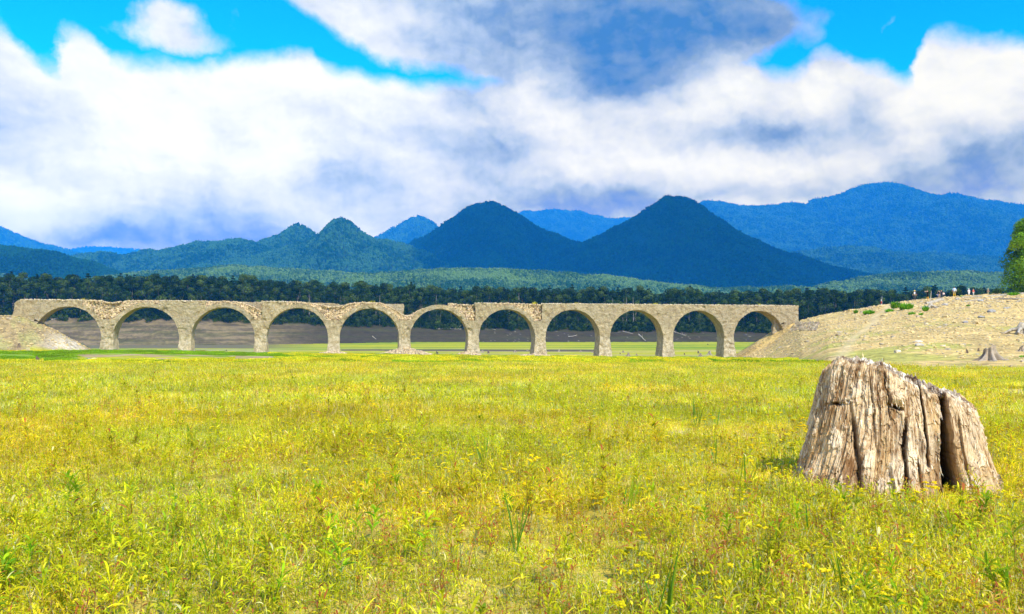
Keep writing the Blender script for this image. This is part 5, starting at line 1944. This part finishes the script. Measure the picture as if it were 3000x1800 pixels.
def broadleaf(seed, H, R, n, size, pal, low=0.12, trunk_r=.22, lobes=16):
    r = np.random.default_rng(seed)
    crown, trunk = Acc(), Acc()
    cs = []
    for i in range(lobes):
        t = (i + .5) / lobes
        z = H * (low + (0.93 - low) * t)
        prof = math.sin(PI * min(1, (t * .78 + .20))) ** .7
        a = i * 2.4 + r.uniform(-.5, .5)
        q = R * prof * r.uniform(.25, .72)
        cs.append((np.array([math.cos(a) * q, math.sin(a) * q, z]), R * r.uniform(.34, .52) * (1.1 - .45 * t)))
    cs.append((np.array([0, 0, H * .9]), R * .3))
    tube(trunk, [(0, 0, -.5), (.05 * H * r.normal(0, .3), 0, H * .3), (.04 * H * r.normal(0, .5), .03 * H * r.normal(), H * .62), (0, 0, H * .88)],
         [trunk_r * 1.3, trunk_r, trunk_r * .6, trunk_r * .15], 8)
    for c, rad in cs[:-1:2]:
        z0 = c[2] * .62
        tube(trunk, [(0, 0, z0), tuple(c * np.array([.5, .5, 1]) * np.array([1, 1, .88])), tuple(c)], [trunk_r * .45, trunk_r * .25, trunk_r * .08], 5)
    per = n // len(cs)
    for c, rad in cs:
        d = r.normal(0, 1, (per, 3)); d /= np.linalg.norm(d, axis=1)[:, None]
        rr = rad * (r.uniform(0.45, 1.0, per) ** .5)
        bumpy = 1 + .35 * fbm(d[:, 0] * 2 + seed, d[:, 1] * 2, d[:, 2] * 2, 3, seed)
        pts = c + d * (rr * bumpy)[:, None] * np.array([1, 1, .78])
        base = np.array(pal[r.integers(len(pal))]) * r.uniform(.8, 1.2)
        leaf_cards(crown, pts, d, size, base * r.uniform(.7, 1.3, (per, 1)), r)
    return crown.mesh("crown", M_TREE, False), trunk.mesh("trunk", M_BARK, True)


def conifer(seed, H, R, n, pal, ragged=.25):
    r = np.random.default_rng(seed)
    crown, trunk = Acc(), Acc()
    tube(trunk, [(0, 0, -.5), (0, 0, H * .5), (0, 0, H * .98)], [.26, .18, .03], 7)
    layers = 17
    for i in range(layers):
        t = i / (layers - 1)
        z = H * (.18 + .80 * t)
        rad = R * (1 - t) ** .6 * r.uniform(1 - ragged, 1 + ragged) + .25
        m = int(n / layers * (1.4 - .8 * t))
        nb = 7
        a = (r.integers(0, nb, m) / nb + r.normal(0, .03, m)) * 2 * PI + i
        q = rad * r.uniform(.05, 1, m) ** .7
        pts = np.stack([np.cos(a) * q, np.sin(a) * q, z - q * .22 + r.normal(0, .12, m)], -1)
        leaf_cards(crown, pts, np.array([0, 0, 1.]) + 0 * pts, .75, np.array(pal[r.integers(len(pal))]) * r.uniform(.7, 1.3, (m, 1)), r)
    return crown.mesh("crown", M_TREE, False), trunk.mesh("trunk", M_BARK, True)


PB = [(.020, .045, .010), (.040, .072, .010), (.012, .028, .010), (.070, .105, .016)]
PC = [(.012, .030, .016), (.018, .038, .020)]
BL = [broadleaf(100 + i, 18.5 + (i % 3), 6.0 + .7 * (i % 2), 3200, .52, PB, .05) for i in range(7)]
CN = [conifer(150 + i, 22, 4.6, 3400, PC) for i in range(3)]
DEADM = []
acc = Acc()
tube(acc, [(0, 0, -.5), (.2, 0, 9), (0, .1, 19)], [.22, .15, .04], 6)
for k in range(26):
    z = random.uniform(5, 18); a = random.uniform(0, 6.28); l_ = (20 - z) * .18
    tube(acc, [(0, 0, z), (math.cos(a) * l_, math.sin(a) * l_, z - .1)], [.05, .02], 4)
DEADM = acc.mesh("trunk", simple_mat("dead_wood", (.30, .25, .23)), True)


def zone(u):
    if u < 120: return "left of the bridge"
    if u > 2290:
        for lim, s_ in ((2400, "just right of the bridge"), (2480, "over the right slope"), (2570, "left of the marker pole"),
                        (2660, "right of the marker pole"), (2760, "behind the first people on the crest"), (2880, "behind the people in white"), (9999, "behind the crest at far right")):
            if u < lim: return s_
    k = int(np.clip(round(np.interp(u, [198, 428, 655, 873, 1091, 1285, 1492, 1676, 1858, 2044, 2215], range(1, 12))), 1, 11))
    c_ = [198, 428, 655, 873, 1091, 1285, 1492, 1676, 1858, 2044, 2215][k - 1]
    return "over the " + ("left" if u < c_ else "right") + " half of the %s arch" % ("first second third fourth fifth sixth seventh eighth ninth tenth eleventh".split()[k - 1])


def shoreY(u):
    return np.interp(u, [-500, 600, 900, 1300, 3500], [398, 402, 412, 428, 436]) + 34


r = np.random.default_rng(91)
npl = 0
for row in range(3):
    u = -60 + row * 14.0
    while u < 3060:
        Y = shoreY(u) + row * 6.5 + r.uniform(-1.5, 1.5)
        X = (u - 1500) / F * Y
        hid = 2600 < u and row == 0
        if not hid:
            i = int(r.integers(7))
            sc = 1.06 * r.uniform(.82, 1.08) * (1.0 if row else r.uniform(.62, .95)) * np.interp(u, [0, 1500, 3000], [1.06, 1.08, 1.16])
            t = empty("broadleaf_tree", (X, Y, hz(X, Y) - .3), r.uniform(0, 6.28))
            where = ("fronting the far wood " if row == 0 else ("inside the far wood " if row == 1 else "deep in the far wood ")) + zone(u)
            wd = r.uniform(.9, 1.15)
            t.scale = (sc * wd, sc * wd, sc)
            tag(t, ("low " if sc < .88 else ("tall " if sc > 1.12 else ("broad " if wd > 1.05 else ""))) + "leafy tree " + where, "tree", "leafy trees of the far shore wood")
            for nm, me in (("crown", BL[i][0]), ("trunk", BL[i][1])):
                c = obj(nm, me, t)
            npl += 1
        u += 33 + r.uniform(-6, 6)
con_u = [55, 415, 430, 510, 700, 880, 930, 955, 1125, 1170, 1262, 1372, 1385, 1545, 1560, 1610, 1683, 1770, 1800, 1815, 1852, 1882, 2010, 2450, 2476, 2488, 2530, 2560, 2585]
for u in con_u:
    Y = shoreY(u) + r.uniform(8, 20)
    X = (u - 1500) / F * Y
    t = empty("conifer_tree", (X, Y, hz(X, Y)), r.uniform(0, 6.28))
    sc = r.uniform(.88, 1.02) * .93
    t.scale = (sc, sc, sc)
    tag(t, "dark conifer poking out of the far wood, " + zone(u), "tree", "dark conifers of the far shore wood")
    i = int(r.integers(3))
    obj("crown", CN[i][0], t); obj("trunk", CN[i][1], t)
for u in (905, 1112, 1278, 1520, 1612, 1795, 1835, 1855, 2586):
    Y = shoreY(u) + r.uniform(-2, 3)
    X = (u - 1500) / F * Y
    t = obj("dead_tree", DEADM, None, (X, Y, hz(X, Y)))
    t.scale = (1, 1, r.uniform(.75, 1.0))
    tag(t, "bare dead tree fronting the far wood, " + zone(u), "dead tree", "bare dead trees in the far shore wood")

# the depth of the wood behind its edge
joined = []
for cr, tr in BL + CN[:2]:
    joined.append(cr)
coll = protos("wood_tree", joined)
pts, u = [], -500
rows = 14
for row in range(rows):
    u = -560 + r.uniform(0, 30)
    while u < 3560:
        Y = shoreY(u) + 19 + row * 9 + r.uniform(-3, 3)
        pts.append(((u - 1500) / F * Y, Y))
        u += 34 + r.uniform(-10, 10)
u = -560                                  # outside the frame the edge of the wood goes on
for side in ((-560, -60), (3060, 3560)):
    for row in range(3):
        u = side[0]
        while u < side[1]:
            Y = shoreY(u) + row * 6
            pts.append(((u - 1500) / F * Y, Y)); u += 35
pts = np.array(pts)
z = terrain(pts[:, 0], pts[:, 1])
n = len(pts)
uu = 1500 + F * pts[:, 0] / pts[:, 1]
scl = 1.06 * r.uniform(.84, 1.08, n) * np.interp(uu, [0, 1500, 3000], [1.06, 1.08, 1.16])
idx = np.where(r.random(n) < .06, r.integers(7, 9, n), r.integers(0, 7, n))
scatter("forest", "dark dense mixed wood stretching along the far shore", coll, np.c_[pts, z - .2], np.c_[np.zeros(n), np.zeros(n), r.uniform(0, 6.28, n)], scl, idx)

# undergrowth at the lip of the far bank
bush = protos("bush", [broadleaf(170 + i, 5.5, 3.4, 900, .45, PB, .02, .06, 9)[0] for i in range(4)])
u = np.arange(-500, 3500, 13.0)
u = u + r.uniform(-5, 5, len(u))
Y = shoreY(u) - 3.5 + r.uniform(-3, 2.5, len(u))
X = (u - 1500) / F * Y
scatter("undergrowth", "dark bushes overhanging the top of the far bank", bush, np.c_[X, Y, terrain(X, Y) - .3], np.c_[0 * X, 0 * X, r.uniform(0, 6.28, len(X))], r.uniform(.6, 1.15, len(X)), r.integers(0, 4, len(X)))

# two rounded dark trees and the big green tree near the right edge
for (u, y, sc, lab) in ((2800, 868, .52, "rounded dark tree behind the crest between the people"), (2925, 866, .5, "rounded dark tree behind the crest near the right edge")):
    Y = 230
    X = (u - 1500) / F * Y
    t = empty("broadleaf_tree", (X, Y, P(u, y - 16, Y)[2] - 19 * sc), 0.5)
    t.scale = (sc * 1.3, sc * 1.3, sc)
    tag(t, lab, "tree", "leafy trees beyond the right crest")
    obj("crown", BL[2][0], t); obj("trunk", BL[2][1], t)
PG = [(.15, .31, .018), (.22, .42, .022), (.08, .19, .014), (.30, .48, .03)]
cr, tr = broadleaf(300, 12.4, 4.4, 17000, .24, PG, .08, .22, 34)
Y = 139.0
X = (3010 - 1500) / F * Y
t = empty("broadleaf_tree", (X, Y, hz(X, Y) - .1), 0.8)
tag(t, "bright green leafy tree cut by the right edge above the crest", "tree")
obj("crown", cr, t); obj("trunk", tr, t)


# ------------------------------------------------------------------ people
def body_mesh(name, joints, cols):
    """joints: list of (name, parent index, (x,y,z), radius, colour key)"""
    me = bpy.data.meshes.new(name)
    me.from_pydata([j[2] for j in joints], [(j[1], i) for i, j in enumerate(joints) if j[1] is not None], [])
    o = bpy.data.objects.new(name, me)
    COL.objects.link(o)
    m = o.modifiers.new("skin", 'SKIN')
    sv = me.skin_vertices[0].data if me.skin_vertices else None
    if sv is None:
        bpy.context.view_layer.objects.active = o
        bpy.context.view_layer.update()
        sv = me.skin_vertices[0].data
    for i, j in enumerate(joints):
        sv[i].radius = (j[3], j[3] * (.72 if j[0] in ('chest', 'spine', 'pelvis') else 1.0))
    sv[0].use_root = True
    s = o.modifiers.new("sub", 'SUBSURF')
    s.levels = s.render_levels = 1
    dg = bpy.context.evaluated_depsgraph_get()
    ev = o.evaluated_get(dg)
    out = bpy.data.meshes.new_from_object(ev)
    bpy.data.objects.remove(o)
    keys = list(dict.fromkeys(j[4] for j in joints))
    for k in keys:
        out.materials.append(cols[k])
    segs = [(Vector(joints[j[1]][2]), Vector(j[2]), keys.index(j[4])) for j in joints if j[1] is not None]
    for p in out.polygons:
        c = p.center
        best, bi = 9, 0
        for a, b, ki in segs:
            ab = b - a
            t = max(0, min(1, (c - a).dot(ab) / max(ab.length_squared, 1e-9)))
            d = (a + ab * t - c).length
            if d < best:
                best, bi = d, ki
        p.material_index = bi
        p.use_smooth = True
    return out


def cloth(c):
    return simple_mat("cloth", c, .9, .1, 8)


SKIN = simple_mat("skin", (.55, .33, .22), .6, .08)
HAIR = simple_mat("dark_hair", (.03, .025, .02), .6)


def person(x, y, hpx, Y, lab, shirt, trousers, boots, pose='stand', face=0.0, hat=None, hair=True):
    g = P(x, y, Y)
    gz = hz(g[0], g[1])
    h = hpx / F * Y
    k = h / 1.72
    cols = {'skin': SKIN, 'shirt': cloth(shirt), 'trousers': cloth(trousers), 'boots': cloth(boots)}
    J = [('pelvis', None, (0, 0, .93), .155, 'trousers'),
         ('spine', 0, (0, 0, 1.10), .140, 'shirt'),
         ('chest', 1, (0, .01, 1.32), .165, 'shirt'),
         ('neck', 2, (0, 0, 1.46), .055, 'skin'),
         ('head', 3, (0, -.015, 1.56), .085, 'skin'),
         ('crown', 4, (0, 0, 1.66), .075, 'skin'),
         ('nose', 4, (0, -.105, 1.565), .016, 'skin')]
    for sg in (-1, 1):
        hip = len(J)
        st = 0.10 if pose != 'walk' else .10
        fwd = (.18 * sg if pose == 'walk' else .03 * sg)
        J += [('hip', 0, (sg * .09, 0, .86), .095, 'trousers'), ('knee', hip, (sg * st, -.02 + fwd * .4, .49), .068, 'trousers'),
              ('calf', hip + 1, (sg * st, .0 + fwd * .7, .30), .058, 'boots'),
              ('ankle', hip + 2, (sg * st, .01 + fwd, .08), .042, 'boots'), ('toe', hip + 3, (sg * (st + .02), -.16 + fwd, .035), .038, 'boots')]
        sh = len(J)
        if pose == 'camera':
            el, ha = (sg * .27, -.20, 1.22), (sg * .09, -.30, 1.50)
        elif pose == 'reach':
            el, ha = (sg * .20, -.28, 1.36), (sg * .10, -.52, 1.46)
        elif pose == 'hold':
            el, ha = (sg * .27, .02, 1.12), (sg * .12, -.25, 1.14)
        else:
            el, ha = (sg * .27, .02, 1.12), (sg * .28, -.06, .86)
        wr = tuple(np.array(el) * .12 + np.array(ha) * .88)
        J += [('shoulder', 2, (sg * .19, 0, 1.38), .065, 'shirt'), ('elbow', sh, el, .046, 'shirt'), ('wrist', sh + 1, wr, .030, 'skin'), ('palm', sh + 2, ha, .032, 'skin')]
        d = (Vector(ha) - Vector(el)).normalized()
        side = d.orthogonal().normalized()
        side = Vector((0, 1, 0)) if abs(d.y) < .6 else Vector((0, 0, 1))
        for f_ in range(4):
            a = Vector(ha) + d * .05 + side * (.026 * (f_ - 1.5))
            b_ = a + d * (.055, .066, .062, .048)[f_] + Vector((-sg * .02, 0, 0))
            J += [('finger', sh + 3, tuple(a), .010, 'skin'), ('finger', len(J), tuple(b_), .008, 'skin')]
        a = Vector(ha) + side * -.04 + d * .01
        J += [('thumb', sh + 3, tuple(a), .011, 'skin'), ('thumb', len(J), tuple(a + d * .04 - side * .02), .009, 'skin')]
    J = [(n_, p_, p3, rd, c_) for n_, p_, p3, rd, c_ in J]
    me = body_mesh("person", J, cols)
    o = obj("person", me, None, (g[0], g[1], gz - .02))
    o.scale = (k * 1.08, k * 1.08, k)
    o.rotation_euler = (0, 0, face)
    tag(o, lab, "person", "visitors standing on the crest")
    if hat:
        acc = Acc()
        tube(acc, [(0, 0, 1.615), (0, 0, 1.63), (0, 0, 1.65), (0, 0, 1.72), (0, 0, 1.755)], [.19, .19, .105, .10, .05], 14)
        obj("hat", acc.mesh("hat", cloth(hat), True), o)
    elif hair:
        acc = Acc()
        v, f = ICO1
        acc.add(v * np.array([.098, .105, .105]) + np.array([0, .022, 1.64]), None, f)
        obj("hair", acc.mesh("hair", HAIR, True), o)
    return o


def prop(name, lab, cat, o, off, size, c, shape='box'):
    m = o.matrix_basis @ Vector((0, 0, 0))
    mw = Matrix.LocRotScale(o.location, o.rotation_euler, o.scale)
    acc = Acc()
    v, f = ICO1
    vv = np.sign(v) * np.abs(v) ** .45
    acc.add(vv * np.array(size), None, f)
    q = obj(name, acc.mesh(name, cloth(c), False), None, mw @ Vector(off))
    q.rotation_euler = o.rotation_euler
    tag(q, lab, cat)


a = person(2680, 881, 31, 142.5, "person in a yellow hat and dark vest with a white pack, leftmost on the crest", (.03, .035, .05), (.09, .08, .07), (.06, .05, .04), 'stand', 2.6, (.72, .52, .12))
prop("backpack", "small white pack on the back of the person in the yellow hat", "backpack", a, (0, .17, 1.25), (.12, .07, .16), (.8, .8, .8))
prop("waist_bag", "tan waist bag on the person in the yellow hat", "bag", a, (0, .17, .98), (.15, .06, .07), (.5, .38, .25))
a = person(2718, 880, 28, 142, "person in black with orange boots raising a camera", (.015, .015, .018), (.02, .02, .025), (.85, .38, .02), 'reach', -1.2, None)
prop("camera", "small camera held up by the person in black with orange boots", "camera", a, (0, -.60, 1.50), (.05, .04, .035), (.5, .45, .4))
person(2747, 874, 15, 143, "child in a light blue top with raised arms beside the navy person", (.35, .45, .75), (.1, .1, .15), (.2, .2, .2), 'reach', -1.1, None)
person(2752, 874, 24, 141.5, "person in navy with tan shorts lifting a camera to the face", (.02, .03, .07), (.52, .36, .22), (.5, .35, .24), 'camera', -.9, None)
person(2758, 873, 24, 142.4, "person in dark blue standing close behind the navy person", (.02, .025, .05), (.03, .035, .06), (.05, .05, .06), 'stand', -.4, None)
person(2765, 874, 17, 141.6, "shorter person in a pale pink top and dark trousers", (.75, .55, .50), (.03, .04, .09), (.05, .05, .07), 'stand', 2.9, None)
a = person(2796, 874, 29, 141.3, "person in a light blue shirt, tan trousers and yellow boots", (.55, .66, .82), (.52, .38, .18), (.85, .50, .02), 'stand', 2.5, None)
prop("shoulder_bag", "white bag hanging at the side of the person in light blue", "bag", a, (-.26, .06, 1.05), (.07, .10, .14), (.78, .74, .66))
person(2839, 871, 21, 141.2, "person dressed all in white with a white hat", (.82, .80, .80), (.8, .78, .78), (.7, .7, .7), 'stand', .1, (.8, .78, .75))
person(2852, 871, 19, 141.0, "person in a coral red top, light trousers and brown hat", (.72, .12, .08), (.62, .56, .48), (.5, .5, .5), 'stand', .2, (.55, .34, .2))
person(2895, 868, 24, 148, "person in brown camouflage and a tan hat with folded arms, rightmost on the crest", (.24, .17, .12), (.36, .33, .22), (.1, .09, .07), 'hold', .3, (.55, .42, .22))


# ------------------------------------------------------------------ the air
def haze():
    m = bpy.data.materials.new("blue_haze")
    m.use_nodes = True
    T = NT(m.node_tree)
    out = T.add('ShaderNodeOutputMaterial')
    v = T.add('ShaderNodeVolumePrincipled')
    v.inputs['Color'].default_value = (0.02, 0.36, 1.0, 1)
    v.inputs['Density'].default_value = HAZE
    v.inputs['Anisotropy'].default_value = -0.35
    T.lk(v.outputs[0], out.inputs['Volume'])
    x0, x1, y0, y1, z0, z1 = -11500, 11500, -400, HFAR, -9, HTOP
    V = [(x, y, z) for x in (x0, x1) for y in (y0, y1) for z in (z0, z1)]
    Q = [(0, 1, 3, 2), (4, 6, 7, 5), (0, 4, 5, 1), (2, 3, 7, 6), (0, 2, 6, 4), (1, 5, 7, 3)]
    me = mesh_np("haze", V, [np.array(Q)], m, False)
    tag(obj("haze", me), "blue haze hanging over the valley", kind='stuff')


haze()


# ------------------------------------------------------------------ clouds above the frame: their shadows lie on the mountains
def clouds():
    m = bpy.data.materials.new("cloud_vapour")
    m.use_nodes = True
    T = NT(m.node_tree)
    out = T.add('ShaderNodeOutputMaterial')
    d, t = T.add('ShaderNodeBsdfDiffuse'), T.add('ShaderNodeBsdfTranslucent')
    d.inputs[0].default_value = t.inputs[0].default_value = (.9, .9, .92, 1)
    mx = T.add('ShaderNodeMixShader')
    T.lk(d.outputs[0], mx.inputs[1]); T.lk(t.outputs[0], mx.inputs[2]); T.lk(mx.outputs[0], out.inputs[0])
    v, f = ico(4)
    acc = Acc()
    H = 2250.0
    for (tx, ty, tz, rx, ry, sd) in ((800, 3440, 250, 1230, 820, 1), (-80, 4130, 450, 560, 440, 2)):
        k = (H - tz) / math.tan(SUN_EL)
        cx, cy = tx + math.sin(SUN_AZ) * k, ty + math.cos(SUN_AZ) * k
        n = 1 + .38 * fbm(v[:, 0] * 1.6 + sd * 3, v[:, 1] * 1.6, v[:, 2] * 1.6, 4, 700 + sd, .6)
        acc.add(v * n[:, None] * np.array([rx, ry, 150]) + np.array([cx, cy, H + 80]), None, f)
        print("cloud elevation", math.degrees(math.atan2(H, math.hypot(cx, cy + ry))), "azimuth", math.degrees(math.atan2(cx, cy)))
    tag(obj("clouds", acc.mesh("clouds", m, True)), "scattered low clouds drifting over the valley", kind='stuff')


clouds()
